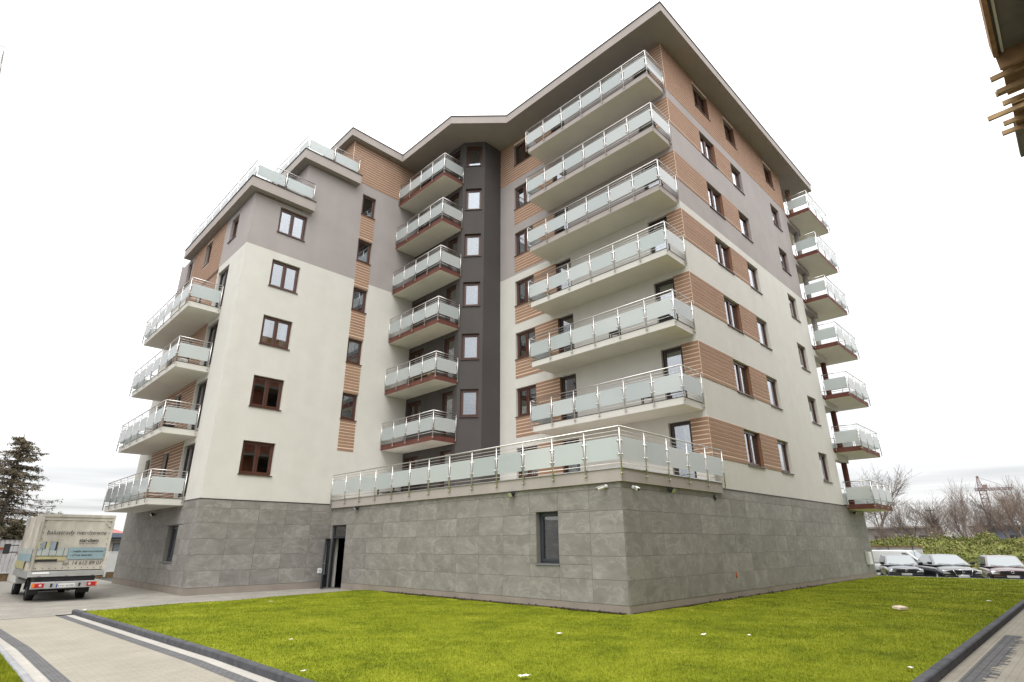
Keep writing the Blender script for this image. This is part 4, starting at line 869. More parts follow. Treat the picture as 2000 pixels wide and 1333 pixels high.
for i in range(11): mb.ball(tl((x0+.16+i*0.18, yr-.008, 0.985)), 0.015, n=6)
mb.obj('eyelets', 'black_plastic', rc, True, kind='stuff')
mb = MB(); mb.obox(tl((x1-.30, yr-.02, 2.54)), (0.17, 0, -0.20), (0, 0.02, 0), (0.03, 0, 0.025)); mb.obj('corner_strap', 'tarp', rc)
YT = yr-0.014
def decal(u0, u1, z0, z1, m, name='print', sk=0.0, y=YT): mb = MB(); mb.face([tl((u0, y, z0)), tl((u1, y, z0+sk)), tl((u1, y, z1+sk)), tl((u0, y, z1))]); return mb.obj(name, m, rc)
decal(-10.22, -9.40, 1.22, 1.42, 'print_yellow'); decal(-10.22, -9.38, 1.40, 1.64, 'print_gray', sk=-0.02, y=YT-.002); decal(-10.24, -9.72, 1.62, 1.85, 'print_yellow', y=YT-.001); decal(-9.93, -9.73, 1.56, 1.84, 'print_steel', y=YT-.003); decal(-10.18, -10.06, 1.58, 1.84, 'print_steel', y=YT-.003)
decal(-9.76, -9.71, 1.55, 1.84, 'print_dark', y=YT-.0035); decal(-10.05, -10.02, 1.6, 1.84, 'print_dark', y=YT-.0035)
decal(-10.22, -9.62, 1.20, 1.275, 'print_dark', y=YT-.003); decal(-9.62, -9.38, 1.60, 1.66, 'print_gray', y=YT-.003)
for u in (-10.1, -9.9, -9.7, -9.5): decal(u, u+0.012, 1.38, 1.64, 'print_dark', y=YT-.004)
decal(-10.22, -9.38, 1.375, 1.39, 'print_dark', y=YT-.0042, sk=-0.015)
decal(-9.36, -8.28, 1.26, 1.645, 'print_blue', y=YT-.004)
def tx(s, u, z, wd, **k): text(rc, s, u-TO.x, YT-.007-TO.y, z-TO.z, wd, **k)
tx('balustrady nierdzewne', -10.09, 2.085, 1.72, shear=0.18); tx('stal-chem', -9.13, 1.84, 0.57, bold=0.025, shear=0.12); tx('www.stal-chem.pl', -9.12, 1.765, 0.54, shear=0.1)
tx('- meble gastronomiczne', -9.30, 1.49, 0.95, bold=0.012, shear=0.12); tx('- cięcie laserem', -9.30, 1.365, 0.64, bold=0.012, shear=0.12); tx('tel. 14 612 89 03', -9.45, 1.085, 1.12, shear=0.1)
# the same print runs on along the box side
def sdecal(y0, y1, z0, z1, m, o=0.034): mb = MB(); mb.face([tl((x0-o, y1, z0)), tl((x0-o, y0, z0)), tl((x0-o, y0, z1)), tl((x0-o, y1, z1))]); mb.obj('print', m, tarp)
sdecal(16.95, 20.6, 1.2, 1.45, 'print_blue'); sdecal(16.95, 20.6, 1.45, 1.62, 'print_gray'); sdecal(18.2, 20.9, 0.95, 1.2, 'print_yellow')
mb = MB(); mb.box(tl((x0-.02, yr-.02, 0.72)), tl((x1+.02, yr+.01, 0.895))); mb.box(tl((x0-.02, yr-.028, 0.80)), tl((x1+.02, yr-.021, 0.885)))
for s in (x0-.02, x1-.005): mb.box(tl((s, yr+.011, 0.68)), tl((s+.025, yf, 0.895)))
ds = mb.obj('dropside', 'alu', T); mb = MB()
for u in (-10.0, -9.25, -8.5): mb.box(tl((u-.05, yr-.05, 0.70)), tl((u+.05, yr-.021, 0.735)))
mb.obj('hinge', 'steel_dark', ds); decal(-10.2, -9.75, 0.815, 0.868, 'white_paint', y=yr-.031)
mb = MB(); mb.box(tl((-10.1, yr+.05, 0.52)), tl((-8.4, yf+1.6, 0.70))); mb.box(tl((-9.75, yr+.2, 0.30)), tl((-8.85, yf+1.2, 0.52))); mb.tube(tl((-9.95, 18.1, 0.27)), tl((-8.55, 18.1, 0.27)), 0.07); mb.tube(tl((-9.0, 17.4, 0.25)), tl((-9.0, 20, 0.3)), 0.045); mb.obj('chassis', 'black_plastic', T)
mb = MB(); mb.box(tl((-10.17, yr-.12, 0.345)), tl((-8.33, yr-.06, 0.555))); mb.box(tl((-10.17, yr-.125, 0.53)), tl((-8.33, yr-.05, 0.557))); bpr = bevel(mb.obj('bumper', 'alu', T), 0.008)
for a, b in ((-10.14, -9.82), (-8.64, -8.35)):
    mb = MB(); mb.box(tl((a, yr-.155, 0.385)), tl((b, yr-.121, 0.52))); l_ = bevel(mb.obj('tail_light', 'lamp_red', bpr), 0.012); oe = (a, a+.07) if a < -9 else (b-.03, b); mb = MB(); mb.box(tl((oe[0], yr-.160, 0.40)), tl((oe[1], yr-.1551, 0.51))); mb.obj('indicator', 'lamp_orange', l_)
    cx = b-.10 if a < -9 else a+.08; mb = MB(); mb.tube(tl((cx, yr-.155, 0.455)), tl((cx, yr-.161, 0.455)), 0.04, n=12); mb.obj('reverse_lamp', 'lamp_clear', l_)
mb = MB(); mb.box(tl((-9.49, yr-.135, 0.375)), tl((-8.97, yr-.121, 0.49))); pl_ = mb.obj('number_plate', 'plate_white', bpr); mb = MB(); mb.box(tl((-9.489, yr-.1375, 0.377)), tl((-9.445, yr-.1352, 0.488))); mb.obj('plate_band', 'plate_blue', pl_)
text(pl_, 'KWI 66280', -9.43-TO.x, yr-.138-TO.y, 0.395-TO.z, 0.43)
for u in (-9.62, -8.84): mb = MB(); mb.box(tl((u-.03, yr-.14, 0.39)), tl((u+.03, yr-.121, 0.50))); mb.obj('bumper_pad', 'black_plastic', bpr)
for u in (-9.98, -8.52):
    wheel(T, *tl((u, 18.1, ZP+0.335)), 0.335, 0.235); wheel(T, *tl((u, 22.0, ZP+0.335)), 0.335, 0.215)
    mb = MB(); mb.box(tl((u-.16, 17.62, 0.13)), tl((u+.16, 17.64, 0.62))); mb.obj('mud_flap', 'black_plastic', T)
    mb = MB()
    for k in range(9): a0, a1 = math.pi*k/9, math.pi*(k+1)/9; mb.obox(Vector(tl((u-.16, 18.1-.43*math.cos(a0), .255+.43*math.sin(a0)))), (0.32, 0, 0), (0, .43*(math.cos(a0)-math.cos(a1)), .43*(math.sin(a1)-math.sin(a0))), (0, 0, .015))
    mb.obj('mudguard', 'black_plastic', T)
mb = MB(); prof = [(21.0, 0.35), (21.0, 2.18), (21.25, 2.25), (22.0, 2.22), (22.75, 1.30), (23.25, 1.08), (23.38, 0.75), (23.40, 0.35)]; n = len(prof)
for u, ins in ((-10.22, 0.10), (-8.28, -0.10)):
    for (y, z) in prof: mb.v.append(tl((u+(ins if z > 1.4 else 0), y, z)))
for k in range(n): mb.f.append((k, (k+1) % n, n+(k+1) % n, n+k)); mb.m.append(0)
mb.f.append(tuple(range(n-1, -1, -1))); mb.f.append(tuple(range(n, 2*n))); mb.m += [0, 0]
cab = bevel(mb.obj('cab', 'truck_white', T), 0.06, 3)
mb = MB(); mb.face([tl((-10.06, 22.045, 2.19)), tl((-8.44, 22.045, 2.19)), tl((-8.40, 22.72, 1.36)), tl((-10.10, 22.72, 1.36))][::-1]); mb.obj('windscreen', 'car_glass', cab)
for u, s in ((-10.225, -1), (-8.275, 1)):
    mb = MB(); pts = [tl((u+(0.08 if s < 0 else -0.08), 21.35, 2.05)), tl((u+(0.08 if s < 0 else -0.08), 21.95, 2.02)), tl((u-.002*s, 22.5, 1.40)), tl((u-.002*s, 21.35, 1.40))]; mb.face(pts if s < 0 else pts[::-1]); mb.obj('side_window', 'car_glass', cab)
    mb = MB(); xm = u+s*0.36; mb.box(tl((xm-.10, 22.30, 1.42)), tl((xm+.10, 22.37, 1.80))); mb.tube(tl((u, 22.40, 1.74)), tl((xm, 22.34, 1.74)), 0.018); mb.tube(tl((u, 22.40, 1.48)), tl((xm, 22.34, 1.48)), 0.022); bevel(mb.obj('mirror', 'black_plastic', T), 0.02)
for a, b in ((-10.18, -9.8), (-8.7, -8.32)): mb = MB(); mb.box(tl((a, 23.36, .72)), tl((b, 23.41, .95))); mb.obj('headlight', 'lamp_clear', cab)

# ---------------------------------------------------------------- parked cars
def car(name, label, cat, loc, rz, paint, P, grp=None):
    """x runs from the nose (0) to the tail (-L); P holds the proportions"""
    e = empty(name, label, cat, loc, rz)
    if grp: e['group'] = grp
    L, Wd, zh, zbelt, zr = P['L'], P['W'], P['hood'], P['belt'], P['roof']; hw = Wd/2; mb = MB()
    st = [(0.0, 0.30, zh-0.20, .80), (-0.05, 0.20, zh-0.11, .90), (-0.25, 0.17, zh-0.04, .97), (-P['ws'], 0.17, zbelt-0.02, 1.0), (-P['ws']-0.8, 0.17, zbelt, 1.0), (-L+0.6, 0.18, zbelt, 1.0), (-L+0.12, 0.20, P['tail'], .95), (-L, 0.32, P['tail']-0.12, .86)]
    ring = 9
    for (x, z0, z1, f) in st:
        for t in range(ring):
            a = t/(ring-1); 
            pts = [(-.86, z0), (-.97, z0+.12), (-1.0, z0+(z1-z0)*.45), (-.985, z0+(z1-z0)*.72), (-.90, z1-.015), (.90, z1-.015), (.985, z0+(z1-z0)*.72), (1.0, z0+(z1-z0)*.45), (.97, z0+.12)]
        for (yy, zz) in pts+[(.86, z0)]: mb.v.append((x-(0.10*abs(yy)**3 if x > -.3 else 0), yy*hw*f, zz))
    m = 10
    for i in range(len(st)-1):
        for k in range(m): mb.f.append((i*m+k, i*m+(k+1) % m, (i+1)*m+(k+1) % m, (i+1)*m+k)); mb.m.append(0)
    mb.f.append(tuple(range(m-1, -1, -1))); mb.f.append(tuple((len(st)-1)*m+k for k in range(m))); mb.m += [0, 0]
    body = mb.obj('body', paint, e, True); sb = body.modifiers.new('s', 'SUBSURF'); sb.levels = sb.render_levels = 1
    # cabin: rounded frustum
    x1, x2, x3, x4 = -P['ws'], -P['ws']-P['wsr'], -P['rr'], -P['rb']; wb, wt = hw*0.92, hw*P.get('tum', .70); zb_ = zbelt-0.05
    mb = MB(); c = [(x1, -wb, zb_), (x1, wb, zb_), (x4, wb, zb_), (x4, -wb, zb_), (x2, -wt, zr-.04), (x2, wt, zr-.04), (x3, wt, zr-.02), (x3, -wt, zr-.02), (x2-.25, 0, zr), (x3+.25, 0, zr)]
    mb.v = c; mb.f = [(0, 1, 5, 4), (1, 2, 6, 5), (2, 3, 7, 6), (3, 0, 4, 7), (4, 5, 8), (5, 6, 9, 8), (6, 7, 9), (7, 4, 8, 9)]; mb.m = [0]*8; cab = bevel(mb.obj('roof', paint, e, True), 0.05, 3)
    def glass(name, A, sh, out):
        A = [Vector(c[i]) for i in A]; cen = sum(A, Vector())/4; nn = (A[1]-A[0]).cross(A[3]-A[0]).normalized()*out; mb = MB(); mb.face([tuple(cen+(p-cen)*sh+nn) for p in A]); return mb.obj(name, 'car_glass', cab)
    glass('windscreen', (0, 1, 5, 4), 0.90, 0.012); glass('rear_window', (2, 3, 7, 6), 0.86, 0.012)
    if not P.get('panel'): glass('side_window', (1, 2, 6, 5), 0.84, 0.012); glass('side_window', (3, 0, 4, 7), 0.84, 0.012)
    else:
        for s in (1, -1):
            mb = MB(); yy = s*(wb+wt)/2; pts = [(x1-.15, s*(wb+.004), zb_+.08), (x1-1.05, s*(wb+.004), zb_+.08), (x1-1.05, s*(wt+.03), zr-.16), (x2-.08, s*(wt+.03), zr-.16)]; mb.face(pts if s < 0 else pts[::-1]); mb.obj('side_window', 'car_glass', cab)
    r = P.get('wheel', .31)
    for x in (-P['fa'], -P['fa']-P['wbase']):
        for s in (-1, 1): wheel(e, x, s*(hw-.10), r, r, 0.2, 'v')
    hz = zh-.20
    for s in (-1, 1):
        mb = MB(); a, b = P['lamp']; mb.obox((-.035-0.05, s*hw*b, hz-P['lh']), (-.10, 0, 0), (0, s*hw*(a-b), 0), (-.05, 0, P['lh']*1.0)); o = bevel(mb.obj('headlight', 'lamp_clear', e, True), 0.015)
        mb = MB(); mb.obox((-.09-P['ws']+.0, s*hw*.95, zbelt-.02), (-.12, 0, 0), (0, s*.20, .02), (0, 0, .13)); bevel(mb.obj('mirror', 'black_plastic' if paint != 'car_white' else paint, e), 0.03)
        mb = MB(); mb.box((-.035, s*hw*.55, .30), (.015, s*hw*.78, .37)); mb.obj('fog_lamp', 'lamp_clear', e)
    g0, g1 = P['grille']; mb = MB(); mb.box((-.14, -hw*g1, hz-P['gh']), (.012, hw*g1, hz+.005)); gr_ = mb.obj('grille', 'black_plastic', e)
    if P.get('chrome'):
        mb = MB(); pts = [(-g1, .02), (g1, .02), (g1*.8, -P['gh']-.03), (-g1*.8, -P['gh']-.03)]
        for q in range(4): a, b = pts[q], pts[(q+1) % 4]; mb.tube((.018, a[0]*hw, hz+a[1]), (.018, b[0]*hw, hz+b[1]), .018, n=6)
        mb.obj('chrome_surround', 'chrome', gr_, True)
    mb = MB(); n = 16
    for k in range(n): a, b = 2*math.pi*k/n, 2*math.pi*(k+1)/n; mb.tube((.022, .055*math.cos(a), hz-P['gh']*.4+.055*math.sin(a)), (.022, .055*math.cos(b), hz-P['gh']*.4+.055*math.sin(b)), .009, n=6)
    mb.obj('badge', 'chrome', gr_, True)
    mb = MB(); mb.box((-.12, -hw*.86, .40), (.035, hw*.86, .475)); bevel(mb.obj('bumper_strip', 'black_plastic' if not P.get('chrome') else paint, e), 0.02)
    mb = MB(); mb.box((-.10, -hw*.6, .22), (.02, hw*.6, .33)); mb.obj('air_intake', 'black_plastic', e)
    mb = MB(); mb.box((.036, -.26, .415-P.get('pd', 0)), (.048, .26, .525-P.get('pd', 0))); np_ = mb.obj('number_plate', 'plate_white', e); mb = MB(); mb.box((.0482, .215, .417-P.get('pd', 0)), (.0495, .258, .523-P.get('pd', 0))); mb.obj('plate_band', 'plate_blue', np_)
    for s in (-1, 1): mb = MB(); mb.tube((-P['ws']+.05, s*.1, zbelt+.0), (-P['ws']-.1, s*.62, zbelt+.05), .008, n=5); mb.obj('wiper', 'black_plastic', e)
    for s in (-1, 1): mb = MB(); mb.box((-L-.005, s*hw*.55, .62), (-L+.08, s*hw*.84, .80)); mb.obj('tail_light', 'lamp_red', e)
    return e
hatch = dict(L=4.1, W=1.72, hood=0.92, belt=0.93, roof=1.43, tail=0.95, ws=1.05, wsr=0.72, rr=3.55, rb=4.0, fa=.82, wbase=2.5, lamp=(.92, .55), lh=.15, grille=(0, .52), gh=.14, tum=.74)
sedan = dict(L=4.8, W=1.84, hood=0.92, belt=0.97, roof=1.47, tail=1.0, ws=1.25, wsr=0.95, rr=3.6, rb=4.55, fa=.95, wbase=2.74, lamp=(.92, .58), lh=.17, grille=(0, .46), gh=.20, chrome=1, wheel=.33, tum=.68, pd=.03)
van = dict(L=4.4, W=1.80, hood=1.05, belt=1.10, roof=1.80, tail=1.3, ws=0.95, wsr=0.75, rr=4.3, rb=4.38, fa=.85, wbase=2.7, lamp=(.92, .58), lh=.22, grille=(0, .5), gh=.14, panel=1, tum=.84)
ZK = -0.42
car('hatchback', 'dark navy hatchback parked beside the end of the stone wall', 'car', (25.1, -0.98, ZK), math.pi+R(20), 'car_navy', hatch, 'cars parked in a row beyond the lawn')
car('saloon_car', 'black saloon with a chrome edged grille parked between two hatchbacks', 'car', (25.1, -3.45, ZK), math.pi+R(26), 'car_black', sedan, 'cars parked in a row beyond the lawn')
car('hatchback', 'wine red hatchback parked past the black saloon', 'car', (25.3, -5.38, ZK), math.pi+R(15), 'car_wine', dict(hatch, lamp=(.94, .56)), 'cars parked in a row beyond the lawn')
wv = car('panel_van', 'white panel van standing sideways behind the navy hatchback', 'van', (31.0, -1.9, -0.58), -math.pi/2-R(8), 'car_white', van)
mb = MB()
for x in (-1.9, -3.4): mb.tube((x, -.62, 1.84), (x, .62, 1.84), .02, n=6)
mb.tube((-1.2, -.6, 1.86), (-4.0, -.6, 1.86), .022, n=6); mb.tube((-1.2, .6, 1.86), (-4.0, .6, 1.86), .022, n=6); mb.obj('roof_rack', 'black_plastic', wv, True)
mb = MB(); mb.box((24.62, -3.0, -0.415), (24.74, -1.9, -0.33)); mb.box((24.62, -6.1, -0.415), (24.74, -4.6, -0.33)); mb.obj('wheel_stop', 'bright_line', None, label='pale concrete strips in front of the parked cars', category='kerb strip')
# ---------------------------------------------------------------- right background: bank, wall, trees, sheds, crane
mb = MB(); nu, nv = 34, 90
def bank_h(u, v):
    t = (u-33.6)/8.0; base = -0.62+(2.35+.35*noise.noise((v*.13, 2.0, 0))+.25*noise.noise((v*.4, 7.0, 0)))*max(0, min(1, t))**0.8*(1 if u < 44 else max(0, 1-(u-44)/14)); return base+0.22*noise.noise((u*.6, v*.6, 0))*min(1, max(0, t*3))+0.12*noise.noise((u*1.9, v*1.9, 5))*min(1, max(0, t*3))
for j in range(nv+1):
    for i in range(nu+1): u = 33+i*(26/nu); v = -45+j*(85/nv); mb.v.append((u, v, bank_h(u, v)))
for j in range(nv):
    for i in range(nu): a = j*(nu+1)+i; mb.f.append((a, a+1, a+nu+2, a+nu+1)); mb.m.append(0)
mb.obj('bank', 'bank_soil', None, True, kind='structure')
def leaves(name, n, pts, size, mname, kind='stuff', parent=None):
    P = np.array(pts); n = len(P); d1 = rng.normal(size=(n, 3)); d1 /= np.linalg.norm(d1, axis=1)[:, None]; d2 = np.cross(d1, rng.normal(size=(n, 3))); d2 /= np.linalg.norm(d2, axis=1)[:, None]; s = rng.uniform(size*.5, size, n)[:, None]
    V = np.stack([P-d1*s, P+d2*s*.45, P+d1*s, P-d2*s*.45], 1); me = bpy.data.meshes.new(name); me.vertices.add(4*n); me.vertices.foreach_set('co', V.ravel()); me.loops.add(4*n); me.loops.foreach_set('vertex_index', np.arange(4*n)); me.polygons.add(n); me.polygons.foreach_set('loop_start', np.arange(0, 4*n, 4)); me.polygons.foreach_set('loop_total', np.full(n, 4)); me.update(calc_edges=True); me.materials.append(MATS[mname]); o = link(name, me, parent)
    if kind: o['kind'] = kind
    return o
def bank_pts(n, u0=33.4, u1=46, lift=.35):
    out = []
    for _ in range(n):
        u, v = random.uniform(u0, u1), random.uniform(-22, 14); cl_ = noise.noise((u*.55, v*.55, 9)); out.append((u, v, bank_h(u, v)+random.random()*lift*(.35+3.0*max(0, cl_))))
    return out
leaves('ground_cover', 0, bank_pts(34000), .12, 'cover_leaf'); leaves('ground_cover', 0, bank_pts(13000, lift=.45), .11, 'cover_leaf_dry')
e = empty('low_wall', 'low pale concrete wall with thin posts behind the white van', 'wall', (34.0, 1.6, -0.62))
for q in range(4): mb = MB(); mb.box((-.06, -1.9+q*1.0, 0.0), (.06, -1.9+q*1.0+.985, 1.95)); mb.obj('wall_panel', 'bright_line', e)
for q in (-1.4, .0, 1.3): mb = MB(); mb.tube((-.1, q, 0), (-.1, q, 2.35), .03, n=6); mb.obj('post', 'steel_dark', e)
mb = MB(); mb.box((-.07, -1.95, 1.951), (.07, 2.1, 2.08)); mb.obj('coping', 'fence_plinth', e)
def bare_tree(seed, h, spread, depth=6, birch=False):
    rnd = random.Random(seed); segs = []
    def grow(p, d, L, r, lev):
        n = 3
        for i in range(n):
            d = (d+Vector((rnd.uniform(-1, 1), rnd.uniform(-1, 1), rnd.uniform(-.4, .8)))*.13).normalized(); q = p+d*(L/n); r2 = r*(.86 if lev else .9); segs.append((p, q, r, r2, lev)); p, r = q, r2
            if lev < depth and (i > 0 or lev > 0):  # side shoots
                for _ in range(2 if lev < 3 else rnd.choice((1, 2))):
                    a = Vector((rnd.uniform(-1, 1), rnd.uniform(-1, 1), rnd.uniform(-.1, .9))).normalized(); nd = (d*(.9 if birch else .65)+a*spread).normalized(); grow(p, nd, L*rnd.uniform(.55, .74), r*.55, lev+1)
        if lev < depth: grow(p, d, L*.72, r*.8, lev+1)
    grow(Vector((0, 0, 0)), Vector((rnd.uniform(-.1, .1), rnd.uniform(-.1, .1), 1)).normalized(), h*.34, h*.014, 0)
    t, c = MB(), MB(); hh = max(s[1].z for s in segs)
    for (p, q, a, b, lev) in segs:
        if lev <= 1: t.tube(p, q, a, b, n=6, caps=False)
        else: c.tube(p, q, max(a*.8, .008), max(b*.8, .006), n=3, caps=False)
    return t.mesh('trunk', ['bark_pale' if birch else 'bark'], True), c.mesh('crown', ['twig']), hh
TV = [bare_tree(3, 10, .75, 4), bare_tree(8, 10, .95, 4), bare_tree(21, 11, .62, 4, True), bare_tree(33, 11, .85, 4)]
def put_tree(i, u, v, h, label):
    t, c, hh = TV[i]; e = empty('bare_tree', label, 'tree', (u, v, -0.7), random.uniform(0, 6.28), group='bare trees beyond the bank'); s = h/hh; e.scale = (s*random.uniform(.95, 1.2), s*random.uniform(.95, 1.2), s)
    link('trunk', t, e); link('crown', c, e)
SETS = [(0, 62, 10.8, 8.5, 'bare tree with spreading limbs right beside the edge of the apartment block'), (1, 95, 17, 15, 'tall bare tree showing above the lowest corner balcony'), (2, 84, 10.8, 9.0, 'slim bare tree rising past the lowest corner balcony rail'), (1, 70, 7.0, 6.5, 'small bare tree in front of the flat grey shed'), (3, 78, 5.7, 8.6, 'round bare tree between the slim tree and the tallest crown'),
        (0, 76, 4.4, 8.0, 'dense brown crown merging with the tallest bare tree'), (2, 82, 3.1, 10.6, 'tallest bare birch beyond the black saloon'), (3, 74, 2.2, 7.8, 'brushy bare tree between the tallest birch and the crane'), (1, 80, 1.0, 7.2, 'thin bare tree standing just left of the crane mast'), (3, 76, -0.6, 7.0, 'low bare tree in front of the crane mast'),
        (0, 78, -1.5, 9.0, 'bare tree just right of the crane mast'), (2, 82, -2.5, 10.4, 'tall pale birch under the tip of the crane jib'), (3, 72, -3.2, 8.6, 'dense bare crown past the crane jib tip'), (1, 84, -4.6, 10.2, 'wide bare tree above the wine red hatchback'), (2, 74, -5.0, 9.0, 'bare birch standing past the wine red hatchback'), (0, 70, 3.6, 5.0, 'low tangled bare sapling above the bank behind the saloon'), (3, 68, 0.2, 5.0, 'low tangled bare sapling before the blue grey shed'), (1, 68, 8.9, 5.2, 'low bare sapling before the flat grey shed')]
for s in SETS: put_tree(*s)
def shed(name, label, u, v0, v1, z1, m, roofm, over=.4):
    e = empty(name, label, 'shed', (u, (v0+v1)/2, -0.62)); w2 = (v1-v0)/2; mb = MB(); mb.box((0, -w2, 0), (8, w2, z1)); mb.obj('wall', m, e)
    mb = MB(); mb.prism([(-over, -w2-over), (8+over, -w2-over), (8+over, w2+over), (-over, w2+over)], z1+.001, z1+.25); mb.obj('roof', roofm, e)
    for q in range(3): y = -w2+(q+.5)*2*w2/3; mb = MB(); mb.box((-.03, y-.5, z1*.45), (.05, y+.5, z1*.75)); mb.obj('window', 'frame_dark', e)
shed('flat_shed', 'long flat roofed grey shed behind the bare trees', 96, 9, 18, 4.4, 'shed_gray', 'concrete'); shed('workshop', 'blue grey workshop with a dark roof under the crane', 92, -4.5, 3.6, 4.2, 'shed_blue', 'steel_dark')
# lattice tower crane far off
C = empty('tower_crane', 'reddish lattice tower crane with a short jib rising behind the bare trees', 'crane', (300, 21.6, -0.7))
def lattice(mb, p0, p1, w0, w1, n, r, ax, ay):
    p0, p1, ax, ay = Vector(p0), Vector(p1), Vector(ax), Vector(ay); prev = None
    for i in range(n+1):
        t = i/n; c = p0.lerp(p1, t); w_ = (w0+(w1-w0)*t)/2; ring = [c+ax*w_+ay*w_, c+ax*w_-ay*w_, c-ax*w_-ay*w_, c-ax*w_+ay*w_]
        for k in range(4): mb.tube(ring[k], ring[(k+1) % 4], r*.7, n=4, caps=False)
        if prev:
            for k in range(4): mb.tube(prev[k], ring[k], r, n=4, caps=False); mb.tube(prev[k], ring[(k+1) % 4], r*.7, n=4, caps=False)
        prev = ring
mb = MB(); lattice(mb, (0, 0, 0), (0, 0, 23), 2.3, 2.3, 14, .16, (1, 0, 0), (0, 1, 0)); mb.obj('mast', 'crane_red', C)
mb = MB(); lattice(mb, (0, 0.3, 23), (0, 0.6, 28.4), 2.0, .5, 5, .13, (1, 0, 0), (0, 1, 0)); mb.ball((0, .5, 28.6), .55, n=8); mb.obj('tower_head', 'crane_red', C)
mb = MB(); lattice(mb, (0, 2.4, 23.3), (0, -10.2, 23.2), 1.0, .8, 14, .13, (1, 0, 0), (0, 0, 1)); mb.obj('jib', 'crane_red', C)
mb = MB(); mb.tube((0, .5, 28.5), (0, -8.5, 23.7), .07, n=4); mb.tube((0, .6, 28.5), (0, 2.3, 23.6), .07, n=4); mb.obj('stay_cable', 'steel_dark', C)
mb = MB(); mb.box((-.8, -1.9, 23.6), (.8, -.6, 25.2)); mb.obj('cabin', 'crane_red', C)
mb = MB(); mb.box((-.8, 1.6, 15.5), (.8, 2.4, 17)); mb.obj('counterweight', 'concrete_dark', C)
mb = MB(); mb.tube((120, 12.9, -0.7), (120, 12.6, 7.8), .14, .10, n=8); mb.box((119.7, 11.8, 7.2), (120.3, 13.4, 7.4)); mb.ball((120, 12.0, 7.5), .15, n=6); mb.ball((120, 13.2, 7.5), .15, n=6)
mb.obj('utility_pole', 'concrete_dark', None, label='thin utility pole with a crossarm left of the crane mast', category='pole')

# ---------------------------------------------------------------- building under construction beside the right path
K = empty('unfinished_building', 'raw building under construction with concrete slabs, red block walls and timber formwork', 'building', (-6, -14, ZP))
KO = Vector((-6, -14, ZP))
def kl(p): return (p[0]-KO.x, p[1]-KO.y, p[2]-KO.z)
def kbox(a, b, m, name, par=None): mb = MB(); mb.box(kl(a), kl(b)); return mb.obj(name, m, par or K)
KV, KE, ZT = -12.4, 21.0, 20.0
for k in range(6):
    z = 3.2*k
    kbox((-8, -24, z+2.92), (KE, KV-.02, z+3.18), 'concrete_dark', 'slab')
    for q in range(6):
        x0_ = -7.8+q*3.2; kbox((x0_, KV-.30, z if k else -.5), (x0_+1.7, KV-.06, z+2.918), 'brick_red', 'block_wall'); kbox((x0_+1.702, KV-.30, z if k else -.5), (x0_+3.198, KV-.06, z+.85), 'brick_red', 'parapet_wall')
    for q in range(6, 10):  # unseen bays, shaped as open frame to let sky light onto the facade
        for y in (KV-.06, -18, -23.6): kbox((-8.0+q*3.2, y-.3, z if k else -.5), (-7.7+q*3.2, y, z+2.918), 'concrete_dark', 'pillar')
    kbox((11.0, -24, z if k else -.5), (11.25, KV-.31, z+2.918), 'brick_red', 'block_wall')
    if k in (1, 2, 3, 4): kbox((-4, KV-.01, z+2.94), (10, -11.2, z+3.16), 'concrete_dark', 'balcony_slab')
for q in range(9): kbox((-7.8+q*3.2, KV-.3, 19.182), (-7.5+q*3.2, KV-.06, ZT-.02), 'concrete_dark', 'pillar')
# cantilevered slab at the top with its edge board, formwork and props
tops = kbox((-8, -18, ZT), (13.0, -10.74, ZT+.24), 'concrete_dark', 'top_slab')
kbox((-8, -10.735, ZT-.18), (12.6, -10.58, ZT+.45), 'formply', 'edge_board', tops); kbox((-8, -10.92, ZT-.07), (12.6, -10.84, ZT-.004), 'paper', 'edge_batten', tops)
kbox((18.2, -18, ZT-.02), (21.7, -10.78, ZT+.22), 'concrete_dark', 'top_slab')
kbox((12.62, -15, ZT-.75), (12.76, -10.64, ZT+.35), 'formply', 'formwork_panel'); kbox((12.8, -15, ZT-.40), (15.2, -10.74, ZT-.28), 'formply', 'formwork_panel'); kbox((15.9, -15, ZT-.44), (18.1, -10.80, ZT-.32), 'formply', 'formwork_panel')
for i, (x, y1, z) in enumerate(((12.95, -10.30, ZT-.72), (13.7, -10.38, ZT-.95), (14.4, -10.36, ZT-.66), (15.15, -10.50, ZT-.70), (15.85, -9.92, ZT-.66), (16.7, -10.38, ZT-.80), (17.8, -10.26, ZT-.66))):
    mb = MB(); mb.obox(kl((x, -15, z)), (.12, 0, 0), (random.uniform(-.25, .25), y1+15, random.uniform(-.06, .06)), (0, 0, .21)); mb.obj('timber_beam', 'timber', K)
for i, (x, y) in enumerate(((13.3, -11.4), (15.5, -11.3), (17.5, -11.4), (14.4, -12.2), (16.6, -12.2))): mb = MB(); mb.tube(kl((x, y, 19.18)), kl((x+.15, y, ZT-.7)), .045, n=6); mb.obj('prop', 'red_prop', K)
